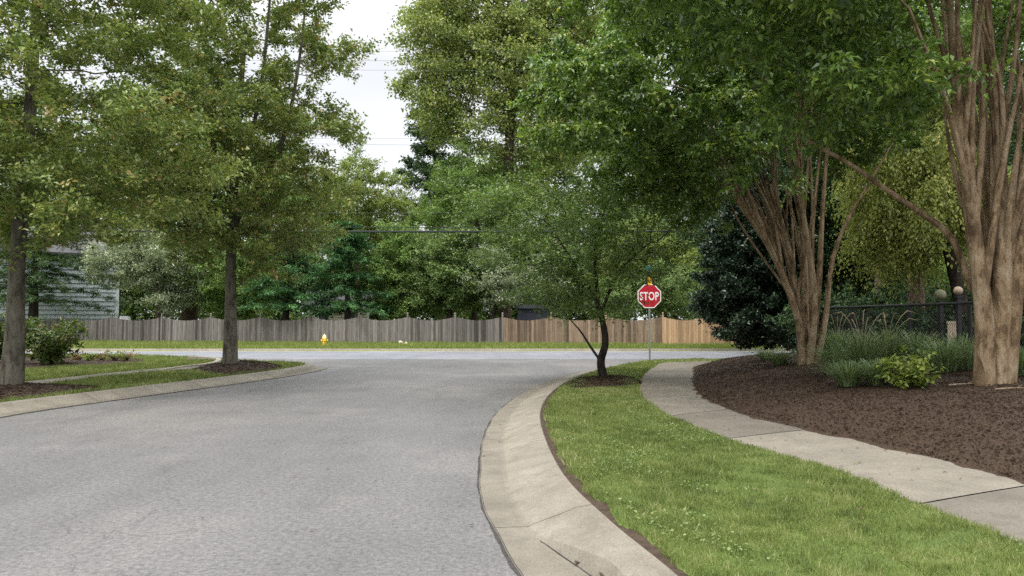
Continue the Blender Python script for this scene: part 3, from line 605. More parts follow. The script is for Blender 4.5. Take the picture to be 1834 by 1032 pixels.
# --- crape myrtles on the mulch bank
def crape(name, label, base, stem_px, Y, es, seed, nleaf, lsize, clumps, extra, lowz):
    rg = np.random.default_rng(seed); root = thing(name, label, 'tree', base, 0, 'crape myrtles on the mulch bank')
    paths = []
    for pts, r, dy in stem_px:
        q = np.array([P(u, v, Y) for u, v in pts]); k = np.linspace(0, 1, len(q)); q[:, 1] += dy * (k ** 0.8) + dy * 0.12
        q[1:-1] += rg.standard_normal((len(q) - 2, 3)) * 0.012
        paths.append((*path(q - base, r, 16), None))
    for k in range(extra):                                    # thinner stems that leave the main ones higher up
        p, r, _ = paths[rg.integers(0, 6)]; i = int(rg.integers(3, 12)); d = unit(p[i + 3] - p[i] + rg.standard_normal(3) * np.array((0.16, 0.25, 0.05)))
        L_ = rg.uniform(2.0, 3.4); e = p[i] + d * L_ + np.array((0, 0, 0.3)); mid = (p[i] + e) / 2 + np.append(rg.standard_normal(2) * 0.08, 0.12)
        paths.append((*path(np.array([p[i], mid, e]), [r[i] * 0.55, r[i] * 0.42, 0.014], 12), None))
    p0, q0, fx, sid = join_paths(paths)
    att = clumped(rg, int(clumps[0] * 1.9), clumps[1], es, clumps[2], 0.3); att = att[att[:, 2] > lowz]
    pos, par = colonize(rg, p0, q0, att, 0.22, 0.3, 14000, (0, 0, 0.03))
    rad, tips = radii(pos, par, fx, 0.0045)
    st = np.zeros(len(pos), int); st[:len(p0)] = sid
    for i in range(len(p0), len(pos)): st[i] = st[par[i]]
    g = np.arange(len(pos)) >= len(p0); pos[g] += rg.standard_normal((g.sum(), 3)) * 0.015
    for k in range(len(paths)):
        V, f = wood(pos, par, rad, 0.0045, root=k, sel=st, flute=0.07)
        if len(V): link('stem', mesh_np('stem', V, f, M['bark_crape'], True), root)
    V, f, t = leaves(rg, pos[g & (tips <= 9)], nleaf, lsize, twig=0.36, per=9, up=0.0, tilt=0.65, droop=0.25, aspect=0.52, axis=np.zeros(3), jit=0.02)
    link('crown', mesh_np('crown', V, f, M['leaf_crape'], False, {'tint': t}), root)
    return root
b4 = GB(1442, 652); b5 = GB(1776, 688)
crape('crape_myrtle', 'crape myrtle at the far end of the mulch bank, beside the dark evergreen', b4, [
    ([(1433, 660), (1430, 605), (1414, 555), (1385, 480), (1345, 415), (1300, 350), (1255, 290)], [0.102, 0.075, 0.068, 0.054, 0.041, 0.031, 0.014], -0.5),
    ([(1440, 660), (1440, 590), (1425, 520), (1398, 440), (1362, 360), (1330, 270)], [0.095, 0.068, 0.054, 0.044, 0.034, 0.014], 0.6),
    ([(1437, 660), (1436, 595), (1424, 530), (1407, 450), (1385, 360), (1372, 270)], [0.09, 0.07, 0.055, 0.045, 0.034, 0.014], -0.2),
    ([(1441, 660), (1443, 590), (1433, 520), (1412, 430), (1400, 340), (1388, 240)], [0.09, 0.07, 0.055, 0.042, 0.03, 0.014], 0.3),
    ([(1443, 660), (1446, 580), (1438, 500), (1420, 400), (1405, 290), (1390, 170)], [0.095, 0.068, 0.058, 0.044, 0.034, 0.014], -0.8),
    ([(1446, 660), (1450, 560), (1452, 480), (1446, 380), (1440, 270), (1450, 140)], [0.095, 0.068, 0.054, 0.041, 0.031, 0.014], 0.5),
    ([(1450, 658), (1457, 570), (1462, 490), (1466, 390), (1470, 280), (1482, 160)], [0.095, 0.068, 0.054, 0.041, 0.031, 0.014], -0.3),
    ([(1455, 660), (1463, 580), (1470, 500), (1480, 400), (1496, 300), (1512, 190)], [0.088, 0.068, 0.054, 0.041, 0.031, 0.014], 0.9),
    ([(1458, 655), (1468, 570), (1478, 470), (1503, 400), (1535, 335), (1570, 270)], [0.082, 0.061, 0.048, 0.037, 0.027, 0.014], -0.6)],
    b4[1], [(-3.1, -0.3, 5.5, 2.6, 2.2, 1.6, 1.0), (-2.2, -0.8, 7.0, 2.2, 1.5, 1.3, 0.7), (0.2, 0.6, 7.3, 2.6, 2.3, 1.2, 0.8), (-2.7, -0.2, 4.0, 1.6, 1.5, 0.6, 0.3), (1.3, 0.8, 5.6, 1.3, 1.4, 1.0, 0.25)], 21, 80000, 0.112, (110, 7, (0.45, 0.45, 0.28)), 52, 2.7)
crape('crape_myrtle', 'crape myrtle with thick tan stems nearest on the right of the mulch bank', b5, [
    ([(1758, 696), (1751, 560), (1730, 430), (1712, 330), (1690, 200), (1672, 60), (1655, -80)], [0.146, 0.112, 0.099, 0.073, 0.060, 0.047, 0.026], -0.4),
    ([(1772, 696), (1772, 580), (1768, 430), (1758, 300), (1738, 160), (1722, 20), (1710, -90)], [0.146, 0.112, 0.086, 0.065, 0.052, 0.039, 0.026], 0.3),
    ([(1780, 694), (1784, 560), (1782, 400), (1774, 250), (1758, 100), (1748, -60)], [0.146, 0.120, 0.086, 0.065, 0.052, 0.026], -0.2),
    ([(1790, 694), (1795, 540), (1796, 400), (1792, 240), (1796, 80), (1800, -80)], [0.129, 0.112, 0.077, 0.060, 0.047, 0.026], 0.5),
    ([(1800, 692), (1808, 560), (1818, 420), (1826, 280), (1838, 120), (1850, -40)], [0.112, 0.095, 0.077, 0.065, 0.052, 0.026], -0.3),
    ([(1808, 690), (1822, 560), (1842, 420), (1866, 280), (1900, 100), (1930, -40)], [0.095, 0.077, 0.069, 0.056, 0.043, 0.026], 0.4),
    ([(1748, 520), (1722, 425), (1690, 388), (1610, 330), (1540, 280), (1480, 240), (1420, 185)], [0.060, 0.050, 0.045, 0.039, 0.031, 0.024, 0.012], 0.5),
    ([(1738, 470), (1708, 380), (1684, 310), (1640, 200), (1600, 135), (1560, 70)], [0.060, 0.050, 0.043, 0.036, 0.029, 0.015], -0.9)],
    b5[1], [(0.6, 0.3, 7.4, 3.2, 3.0, 1.3, 1.0), (-2.7, -0.3, 5.6, 1.7, 1.7, 0.9, 0.75), (-2.4, -1.6, 6.4, 2.3, 1.3, 0.8, 0.55), (-4.2, 0.2, 6.2, 1.8, 1.6, 0.9, 0.6), (-2.0, -0.8, 4.1, 1.0, 0.8, 0.45, 0.16), (1.3, 0.9, 5.6, 1.6, 1.0, 0.8, 0.25), (0.2, -0.9, 6.1, 2.0, 0.6, 0.7, 0.3)], 22, 80000, 0.1, (100, 7, (0.4, 0.4, 0.25)), 40, 3.0)
# --- dark evergreen
b6 = np.array((9.1, 27.5, bz(9.1, 27.5) - 0.02))
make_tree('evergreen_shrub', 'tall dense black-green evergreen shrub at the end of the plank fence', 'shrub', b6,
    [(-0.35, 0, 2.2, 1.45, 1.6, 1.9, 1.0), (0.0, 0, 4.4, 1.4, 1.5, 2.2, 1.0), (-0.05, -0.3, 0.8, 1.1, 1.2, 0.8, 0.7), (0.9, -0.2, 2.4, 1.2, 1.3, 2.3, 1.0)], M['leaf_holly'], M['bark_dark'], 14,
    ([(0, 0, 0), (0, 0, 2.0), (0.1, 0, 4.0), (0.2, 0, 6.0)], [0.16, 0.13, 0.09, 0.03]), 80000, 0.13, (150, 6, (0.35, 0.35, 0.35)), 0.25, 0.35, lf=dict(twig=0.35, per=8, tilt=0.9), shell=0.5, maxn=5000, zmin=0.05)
# --- background trees behind the plank fence
def rel(cx, cy_top, cy_bot, wpx, Y, k=1.0, depth=None):   # ellipsoid from the photo's outline of a crown at distance Y, relative to base on x
    a, b = P(cx, cy_top, Y), P(cx, cy_bot, Y); rz = (a[2] - b[2]) / 2; rx = wpx / F * Y / 2
    return a[0], (a[2] + b[2]) / 2, rx, rz
def bgtree(name, label, px, Y, crowns, lm, bm, seed, nleaf, lsize, tr, group='trees in the yards behind the plank fence', cl=(60, 6), lf=None, sig=0.5, flat=0.8, trop=(0, 0, 0.08), shell=0.6, **kw):
    base = np.array((P(px, 560, Y)[0], Y, 0.12)); es = []
    for cx, top, bot, wpx, wt in crowns:
        x, z, rx, rz = rel(cx, top, bot, wpx, Y); es.append((x - base[0], 0.0, z - base[2], max(rx - sig, 0.3), max(min(rx, 3.8) - sig * 0.5, 0.4), max(rz - sig * flat, 0.3), wt))
    ztop = max(e[2] + e[5] * 0.3 for e in es)
    xt = np.average([e[0] for e in es], weights=[e[6] for e in es])
    return make_tree(name, label, 'tree', base, es, lm, bm, seed, ([(0, 0, -0.1), (0, 0, ztop * 0.25), (xt * 0.3, 0, ztop * 0.55), (xt * 0.9, 0, ztop)], [tr * 1.15, tr, tr * 0.75, tr * 0.2]), int(nleaf * NB), lsize * 1.15,
        (cl[0], cl[1], (sig, sig, sig * flat)), 0.45, 0.6, 0.014, group, lf or dict(twig=0.55, per=8, up=0.15, tilt=0.8, jit=0.05), shell, 4500, trop, flute=0.03, r0=0.009, **kw)
def bg(*a, **k): return bgtree(*a, **k)
bg('tall_tree', 'very tall yellow-green tree rising above all the others behind the fence', 905, 55, [(860, -150, 200, 330, 1.0), (940, -60, 330, 360, 1.0), (1050, -140, 260, 300, 0.8), (790, 20, 250, 130, 0.3)], M['leaf_poplar'], M['bark_brown'], 31, 95000, 0.17, 0.42, cl=(270, 6), lf=dict(twig=0.9, per=7, up=0.1, tilt=1.1, jit=0.12, aspect=0.75), sig=0.8, shell=0.1)
bg('dark_tree', 'narrow dark tree showing between the sky gap and the tall yellow-green tree', 790, 62, [(775, 170, 360, 95, 1.0), (770, 270, 420, 120, 0.8)], M['leaf_dark'], M['bark_dark'], 32, 16000, 0.17, 0.25, cl=(50, 6))
bg('feathery_tree', 'light feathery green tree in front of the narrow dark one', 850, 54, [(850, 262, 420, 170, 1.0), (900, 320, 460, 200, 0.8), (800, 340, 440, 110, 0.4)], M['leaf_mid'], M['bark_brown'], 33, 28000, 0.15, 0.22, cl=(70, 6), lf=dict(twig=0.7, per=9, up=0.05, tilt=0.6, jit=0.04, aspect=0.4))
bg('airy_tree', 'airy yellowish tree below the gap of open sky', 640, 58, [(640, 275, 420, 190, 0.8), (590, 300, 470, 200, 0.7), (690, 330, 450, 130, 0.7)], M['leaf_yel'], M['bark_brown'], 34, 26000, 0.15, 0.2, cl=(75, 6), lf=dict(twig=0.6, per=7, up=0.3, tilt=0.8, jit=0.05), sig=0.6)
bg('broad_tree', 'pale mid-green tree right of the dark conifers', 715, 52, [(715, 385, 570, 110, 1.0), (690, 440, 575, 100, 0.6), (745, 420, 560, 90, 0.5)], M['leaf_mid'], M['bark_brown'], 35, 20000, 0.14, 0.18, cl=(55, 6))
bg('broad_tree', 'cool green rounded tree left of the pale silvery one', 805, 51, [(810, 400, 575, 130, 1.0), (780, 440, 575, 110, 0.6), (845, 430, 560, 80, 0.5)], M['leaf_blue'], M['bark_dark'], 36, 24000, 0.15, 0.22, cl=(60, 6))
bg('silvery_tree', 'pale silver-green small tree left of the corner tree', 880, 50, [(875, 445, 530, 70, 0.8), (905, 470, 560, 90, 0.8), (990, 440, 545, 120, 0.6)], M['leaf_silver'], M['bark_dark'], 37, 13000, 0.14, 0.14, cl=(40, 6))
bg('broad_tree', 'yellow-green tree behind the stop sign', 1190, 53, [(1180, 380, 520, 170, 1.0), (1120, 400, 560, 130, 0.6), (1225, 420, 565, 100, 0.6)], M['leaf_yel'], M['bark_dark'], 38, 26000, 0.15, 0.2, cl=(70, 6))
bg('broad_tree', 'cool green tree with a thin trunk right of the stop sign post', 1218, 50, [(1200, 470, 575, 120, 1.0), (1100, 490, 580, 130, 0.6)], M['leaf_blue'], M['bark_dark'], 39, 13000, 0.13, 0.11, cl=(45, 6))
bg('silvery_tree', 'grey-green silvery tree right of the grey house corner', 285, 51, [(270, 400, 520, 150, 1.0), (230, 420, 510, 120, 0.5), (300, 450, 565, 120, 0.8)], M['leaf_silver'], M['bark_brown'], 40, 22000, 0.14, 0.18, cl=(60, 6))
bg('thick_tree', 'big tree with a thick brown trunk rising behind the silvery tree', 340, 54, [(350, 60, 400, 330, 1.0), (250, 150, 420, 250, 0.6), (470, 150, 430, 230, 0.7)], M['leaf_mid'], M['bark_brown'], 41, 36000, 0.17, 0.52, cl=(90, 6))
bg('broad_tree', 'green tree left of the conifers, behind the upright street tree', 440, 52, [(440, 400, 575, 130, 1.0), (395, 440, 575, 90, 0.6)], M['leaf_mid'], M['bark_brown'], 42, 18000, 0.14, 0.2, cl=(50, 6))
def conifer(label, px, Y, top, bot, wpx, seed, lm, tr, clear=0.9, name='conifer_tree', dn=0.25, dense=1.0):
    rg = np.random.default_rng(seed); base = np.array((P(px, 560, Y)[0], Y, 0.12)); zt = P(px, top, Y)[2] - base[2]; z0 = max(P(px, bot, Y)[2] - base[2], 0.4); rx = wpx / F * Y / 2
    root = thing(name, label, 'tree', base, 0, 'trees in the yards behind the plank fence'); mb = MB(); org = []; 
    mb.tube([(0, 0, -0.1), (0, 0, zt * 0.5), (0.05, 0, zt)], [tr, tr * 0.6, 0.02], 9, cap=False)
    z = z0
    while z < zt * 0.98:
        k = (z - z0) / (zt - z0); ln = rx * (1 - k ** 1.6) * 1.0 + 0.15
        for j in range(rg.integers(6, 10)):
            a = rg.uniform(0, 6.283); l = ln * rg.uniform(0.65, 1.12); t = np.linspace(0, 1, 7)
            p = np.column_stack((np.cos(a) * l * t, np.sin(a) * l * t, z + rg.uniform(-0.1, 0.1) + 0.18 * l * t - dn * l * t ** 2)); mb.tube(p, np.linspace(0.035, 0.008, 7), 4, cap=False)
            q = np.repeat(p[1:], 3, 0); org.append(q + rg.standard_normal(q.shape) * np.array((0.12, 0.12, 0.05)))
        z += rg.uniform(0.45, 0.72)
    mb.build('trunk', M['bark_dark'], root)
    org = np.vstack(org); V, f, t = leaves(rg, org, int(min(34000, len(org) * 40) * dense), 0.17, twig=0.4, per=9, up=0.05, tilt=0.3, droop=0.12, aspect=0.34, axis=np.zeros(3), jit=0.02)
    link('crown', mesh_np('crown', V, f, lm, False, {'tint': t}), root)
conifer('dark layered conifer with its bare lower trunk showing, left of the pair', 512, 49.6, 400, 546, 165, 51, M['leaf_fir'], 0.27)
conifer('dark layered conifer with brighter boughs, right of the pair', 622, 49.8, 385, 556, 150, 52, M['leaf_fir'], 0.25)
conifer('dark drooping conifer in front of the grey house', 60, 51.5, 330, 540, 300, 53, M['leaf_dark'], 0.36, dn=0.32, dense=1.9)
# --- trees on the right behind the black fence
bg2 = dict(group='trees behind the black fence')
def rtree(name, label, px, Y, crowns, lm, bm, seed, nleaf, lsize, tr, **k):
    t = bgtree(name, label, px, Y, crowns, lm, bm, seed, nleaf, lsize, tr, group='trees behind the black fence', **k); t.location.z = 0.5; return t
rtree('weeping_tree', 'weeping tree with long hanging yellow-green foliage behind the black fence', 1722, 20, [(1640, 200, 480, 230, 1.0), (1600, 260, 500, 150, 0.6), (1690, 240, 500, 120, 0.6)], M['leaf_weep'], M['bark_dark'], 61, 34000, 0.08, 0.17, cl=(70, 6), lf=dict(twig=0.7, per=12, up=0.0, tilt=1.0, droop=0.9, jit=0.03), sig=0.35)
rtree('evergreen_tree', 'dark grey-green evergreen between the two crape myrtles', 1500, 27, [(1500, 330, 560, 150, 1.0), (1560, 400, 560, 140, 0.6), (1440, 300, 520, 120, 0.5)], M['leaf_dark'], M['bark_dark'], 62, 26000, 0.11, 0.2, cl=(70, 6), sig=0.4)
rtree('yard_tree', 'tree with a pale tan trunk standing just behind the black fence', 1642, 21, [(1640, -60, 200, 420, 1.0), (1560, 60, 240, 250, 0.4)], M['leaf_mid'], M['bark_tan'], 63, 26000, 0.1, 0.2, cl=(70, 6), sig=0.4)
rtree('yard_tree', 'thin pale-trunked tree left of the tan trunk', 1575, 25, [(1560, 60, 330, 260, 1.0), (1480, 0, 300, 260, 0.7)], M['leaf_mid'], M['bark_tan'], 64, 22000, 0.11, 0.13, cl=(60, 6), sig=0.4)
rtree('yard_tree', 'dark leafy tree rising behind the far crape myrtle', 1330, 36, [(1320, 120, 470, 260, 1.0), (1420, 60, 420, 280, 0.8), (1250, 250, 480, 170, 0.5)], M['leaf_dark'], M['bark_dark'], 65, 32000, 0.15, 0.3, cl=(90, 6))
rtree('yard_tree', 'bright green tree far behind the hanging foliage', 1660, 38, [(1620, 380, 560, 260, 1.0), (1780, 300, 560, 260, 1.0), (1520, 440, 575, 160, 0.5)], M['leaf_mid'], M['bark_dark'], 66, 30000, 0.15, 0.25, cl=(80, 6))
rtree('yard_tree', 'dark tree behind the stems of the nearest crape myrtle', 1810, 26, [(1800, -40, 420, 340, 1.0), (1700, 100, 330, 240, 0.5)], M['leaf_dark'], M['bark_dark'], 67, 30000, 0.11, 0.25, cl=(80, 6))
# --- far wood closing the view: one mass
def far_wood():
    rg = np.random.default_rng(90); V = []; Fs = []; T = []; o = 0
    tops = [(-300, 60), (-100, 120), (150, 200), (400, 230), (560, 300), (640, 330), (700, 375), (740, 385), (790, 330), (900, 200), (1100, 150), (1300, 120), (1500, 160), (1834, 120), (2200, 100)]
    for x in np.arange(-300, 2200, 34):
        Y = rg.uniform(68, 82); top = np.interp(x, [t[0] for t in tops], [t[1] for t in tops]) + rg.uniform(-10, 45); X = P(x, 500, Y)[0]; zt = P(x, top, Y)[2]
        es = [(X, Y, zt * 0.5, 3.2, 3, zt * 0.46, 1.0), (X + rg.uniform(-2, 2), Y, zt * 0.25, 3.4, 3, zt * 0.24, 0.6)]
        org = clumped(rg, int(16 + zt * 3), 8, es, (0.7, 0.7, 0.5), 0.7); v, f, t = leaves(rg, org, int(2600 + zt * 260), 0.36, twig=0.9, per=7, tilt=0.9, jit=0.1, tmean=rg.uniform(0.25, 0.6))
        V.append(v); Fs.append(f + o); T.append(t); o += len(v)
    ob = link('far_woodland', mesh_np('far_woodland', np.vstack(V), np.vstack(Fs), M['leaf_blue'], False, {'tint': np.concatenate(T)}))
    tag(ob, 'dense far wood closing the view behind the yards', 'woodland', kind='stuff')
far_wood()
# ------------------------------------------------------------------ plants
def blade_clump(name, label, base, n, h, spread, mat, cat, group, seed, wd=0.012, arch=0.6, plumes=0, pm=None):
    rg = np.random.default_rng(seed); a = rg.uniform(0, 6.283, n); r0 = 0.14 * np.sqrt(rg.random(n)) * spread; hh = h * (0.35 + 0.9 * rg.beta(2.2, 1.6, n)); ou = np.abs(rg.normal(0.36, 0.3, n)) * spread
    t = np.linspace(0, 1, 5)[None, :]; d = np.stack((np.cos(a), np.sin(a)), 1); side = np.stack((-np.sin(a), np.cos(a)), 1)
    rr = r0[:, None] + ou[:, None] * t ** 1.7; z = hh[:, None] * (t - arch * 0.5 * t ** 3.0)
    c = np.concatenate((d[:, None, :] * rr[:, :, None], z[:, :, None]), 2); c[:, :, :2] += (rg.standard_normal((n, 1, 2)) * 0.1 * t[:, :, None]); wv = (wd * rg.uniform(0.6, 1.3, n))[:, None] * (1 - t ** 2 * 0.95) / 2
    s3 = np.concatenate((side, np.zeros((n, 1))), 1)[:, None, :] * wv[:, :, None]
    V = np.stack((c - s3, c + s3), 2).reshape(-1, 3); i = (np.arange(n) * 10)[:, None] + np.arange(4)[None, :] * 2; i = i.reshape(-1, 1)
    f = i + np.array((0, 1, 3, 2)); tt = np.repeat(np.clip(rg.normal(0.45, 0.2, n), 0, 1), 10)
    root = thing(name, label, cat, base, 0, group); link('blades', mesh_np('blades', V, f, mat, False, {'tint': tt}), root)
    if plumes:
        mb = MB()
        for k in range(plumes):
            a_ = rg.uniform(0, 6.283); o_ = rg.uniform(0.1, 0.3) * spread; hp = h * rg.uniform(0.8, 1.05); q = np.array([(0, 0, 0), (math.cos(a_) * o_ * 0.4, math.sin(a_) * o_ * 0.4, hp * 0.7), (math.cos(a_) * o_, math.sin(a_) * o_, hp), (math.cos(a_) * o_ * 1.4, math.sin(a_) * o_ * 1.4, hp * 0.97)])
            mb.tube(spline(q, 9), [0.003] * 6 + [0.008, 0.009, 0.002], 4)
        mb.build('plumes', pm, root)
    return root
M['orn'] = mat_leaf('ornamental_grass', lstops((0.063, 0.100, 0.044), (0.131, 0.184, 0.080), (0.210, 0.273, 0.120), (0.357, 0.336, 0.160)), 0.25, 0.5)
M['plume'] = mat_plain('dry_plume', (0.3, 0.24, 0.15), 0.9, 0.1)
oc = [(1395, 655, .42, .7, 'low green grass tuft left of the far crape myrtle'), (1372, 645, .35, .6, 'lowest grass tuft, at the left end of the planting'), (1498, 672, .75, .9, 'grass clump right of the far crape myrtle base'),
      (1545, 668, 1.0, 1.0, 'tall plumed grass clump in the middle of the planting'), (1590, 655, .95, 1.0, 'plumed grass clump in front of the middle fence post'), (1645, 655, .85, .9, 'grass clump right behind the yellow-green shrub'),
      (1692, 668, .75, .9, 'grass clump between the shrub and the nearest crape myrtle'), (1725, 662, .8, .9, 'grass clump touching the nearest crape myrtle on its left'), (1520, 692, .5, .7, 'small grass clump at the front edge of the planting'), (1570, 690, .5, .7, 'small grass clump left of the yellow-green shrub'),
      (1470, 640, .75, .8, 'grass clump half hidden behind the far crape myrtle'), (1828, 672, .6, .8, 'grass clump right of the nearest crape myrtle'), (1500, 640, .9, .9, 'plumed grass clump before the dark utility box')]
for k, (u, v, h, s, lb) in enumerate(oc):
    blade_clump('grass_clump', lb, GB(u, v), 380, h * 1.12, s * 1.3, M['orn'], 'ornamental grass', 'ornamental grass clumps on the mulch bank', 100 + k, 0.013, 0.85, 6 if 'plumed' in lb else 0, M['plume'])
def shrub(name, label, base, r, h, n, ls, mat, seed, group=None, z0=0.1):
    rg = np.random.default_rng(seed); root = thing(name, label, 'shrub', base, 0, group); mb = MB(); org = []
    for k in range(26):
        a = rg.uniform(0, 6.283); q = rg.random() ** 0.6; e = np.array((math.cos(a) * r[0] * q, math.sin(a) * r[1] * q, h * (0.35 + 0.6 * math.sqrt(max(0, 1 - q * q * 0.8)) * rg.uniform(0.7, 1.1)))); p = spline(np.array([(0, 0, -0.05), e * (0.5, 0.5, 0.55), e]), 8)
        mb.tube(p, np.linspace(0.014, 0.004, 8), 4, cap=False); org.append(np.repeat(p[2:], 4, 0) + rg.standard_normal((24, 3)) * 0.1 * h)
    org = np.vstack(org); org[:, 2] = np.maximum(org[:, 2], z0)
    mb.build('stems', M['bark_brown'], root); V, f, t = leaves(rg, org, n, ls, twig=0.16, per=6, tilt=0.7, axis=np.zeros(3), jit=0.015, up=0.3)
    link('foliage', mesh_np('foliage', V, f, mat, False, {'tint': t}), root); return root
M['leaf_shrub'] = mat_leaf('yellow_green_shrub_leaf', lstops((0.084, 0.132, 0.024), (0.168, 0.228, 0.042), (0.264, 0.312, 0.072)), 0.35, 0.45)
M['leaf_bush'] = mat_leaf('bush_leaf', lstops((0.036, 0.066, 0.017), (0.078, 0.120, 0.026), (0.132, 0.180, 0.042), (0.192, 0.084, 0.042)), 0.25, 0.4, 0.45)
shrub('leafy_shrub', 'low yellow-green leafy shrub at the front of the mulch bank', GB(1632, 694), (0.36, 0.36), 0.4, 1100, 0.075, M['leaf_shrub'], 131)
shrub('round_bush', 'dark green bush behind the nearest street tree on the left', G(88, 652, 0.2), (1.15, 1.0), 1.35, 5200, 0.11, M['leaf_bush'], 132)
shrub('round_bush', 'dark bush at the left edge, partly hidden by the nearest street tree', G(-12, 650, 0.2), (0.8, 0.8), 1.5, 3200, 0.11, M['leaf_bush'], 133)
yb = [(1478, 21.5, 1.2, 1.9, 'dark yard bush behind the left end of the black fence'), (1560, 23.5, 1.5, 2.1, 'dark yard bush behind the black fence, left of the tan trunk'), (1605, 20.2, 0.9, 1.3, 'low dark yard bush between the two pale trunks'), (1690, 20.5, 1.0, 1.35, 'low dark yard bush below the ball ornaments'),
      (1750, 22.0, 1.5, 2.2, 'dark yard bush behind the nearest crape myrtle stems'), (1850, 20.0, 1.4, 1.9, 'dark yard bush right of the nearest crape myrtle, beyond the fence'), (1425, 33.0, 1.9, 2.6, 'dark yard bush behind the white lattice panel'), (1640, 29.0, 2.4, 2.4, 'wide dark yard bush far behind the tan trunk')]
for k, (u, Y_, r_, h_, lb) in enumerate(yb):
    q = P(u, 560, Y_); shrub('yard_bush', lb, (q[0], q[1], 0.5), (r_, r_ * 0.8), h_, 9000, 0.12, M['leaf_dark'], 160 + k, 'dark bushes behind the black fence')
M['flower'] = mat_leaf('dry_flower', lstops((0.1, 0.1, 0.035), (0.2, 0.17, 0.06), (0.3, 0.16, 0.09)), 0.3, 0.6)
fl = ['pale flower tuft nearest the bush in the left bed', 'second flower tuft from the bush in the left bed', 'middle flower tuft in the left bed', 'flower tuft right of the middle one in the left bed', 'flower tuft farthest right in the left bed']
for k, u in enumerate((140, 163, 184, 205, 225)):
    shrub('flower_tuft', fl[k], G(u, 645.5 + (k % 2), 0.2), (0.3, 0.25), 0.26, 220, 0.07, M['flower'] if k % 2 == 0 else M['leaf_shrub'], 140 + k, 'flower tufts in the left bed', 0.04)
# ------------------------------------------------------------------ plank fence
def fence_mat(name, lo, hi):
    m, t, b = new_mat(name, 0.9, 0.15); c = coords(t, (9, 9, 0.8)); n = noise(t, 1.6, 6, 0.65, c, 0.4)
    col = ramp(t, [(0.3, lo), (0.7, hi)], n); mr = t.nodes.new('ShaderNodeMapRange'); mr.inputs[3].default_value = 0.42; mr.inputs[4].default_value = 1.6; t.links.new(attr(t), mr.inputs[0])
    v = t.nodes.new('ShaderNodeVectorMath'); v.operation = 'SCALE'; t.links.new(col, v.inputs[0]); t.links.new(mr.outputs[0], v.inputs['Scale']); t.links.new(v.outputs[0], b.inputs['Base Color']); bump(t, b, n, 0.4, 0.01); return m
M['wood_grey'] = fence_mat('weathered_grey_board', (0.095, 0.083, 0.076), (0.185, 0.168, 0.155))
M['wood_brown'] = fence_mat('brown_board', (0.14, 0.098, 0.07), (0.26, 0.19, 0.14))
M['wood_new'] = fence_mat('fresh_cedar_board', (0.26, 0.165, 0.1), (0.4, 0.27, 0.17))
FA, FB = np.array((-34.5, 50.9)), np.array((14.5, 44.1)); FD = (FB - FA) / np.linalg.norm(FB - FA); FL = np.linalg.norm(FB - FA); FANG = math.atan2(FD[1], FD[0])
def fence():
    root = thing('plank_fence', 'long scalloped plank fence along the far side of the cross street', 'fence', (FA[0], FA[1], 0.1), FANG); rg = np.random.default_rng(5)
    # post stations fitted to the finials that show in the photo
    def along(px):
        k = (px - CX) / F; return (k * FA[1] - FA[0]) / (FD[0] - k * FD[1])
    st = [along(x) for x in (-60, 30, 113, 200, 290, 378, 467, 556, 643, 730, 815, 900, 987, 1085, 1187, 1265)]; st = [st[0] - 3] + st + [FL]
    for k in range(len(st) - 1):
        a, b = st[k], st[k + 1]; xm = (a + b) / 2; mat = M['wood_grey'] if k < 12 else M['wood_brown'] if k < 15 else M['wood_new']
        n = max(2, int(round((b - a - 0.11) / 0.145))); wdt = (b - a - 0.11) / n; mb = MB()
        for i in range(n):
            x0 = a + 0.055 + i * wdt; u = (x0 + wdt / 2 - a) / (b - a); h = 1.72 - 0.22 * math.sin(math.pi * u) + rg.normal(0, 0.006); g = 0.004 + 0.006 * rg.random()
            tn = np.clip(rg.normal(0.5, 0.24) + 0.2 * math.sin(xm * 1.7), 0, 1)
            mb.box((x0 + wdt / 2, 0.012 * (i % 2) + rg.normal(0, 0.003), h / 2), (wdt - g, 0.02, h), rg.normal(0, 0.004), tn)
        for zr in (0.3, 0.85, 1.32): mb.box((xm, 0.055, zr), (b - a - 0.1, 0.04, 0.09), 0, 0.4)
        mb.build('fence_panel', mat, root)
    for k, x in enumerate(st):
        mb = MB(); mb.box((x, 0.02, 0.88), (0.1, 0.1, 1.78), 0, 0.62 + 0.2 * (k % 2)); p = mb.build('post', M['wood_new'] if k in (14, 15, 16) else M['wood_brown'] if k > 12 else M['wood_grey'], root)
        c = MB(); c.lathe([(0.0, 2.0), (0.03, 1.99), (0.055, 1.95), (0.06, 1.91), (0.045, 1.86), (0.03, 1.83), (0.062, 1.81), (0.07, 1.79), (0.07, 1.77), (0.0, 1.77)], (x, 0.02, 0), 10, tint=0.9); c.build('post_cap', M['wood_grey'] if k < 14 else M['wood_brown'], p, True)
fence()
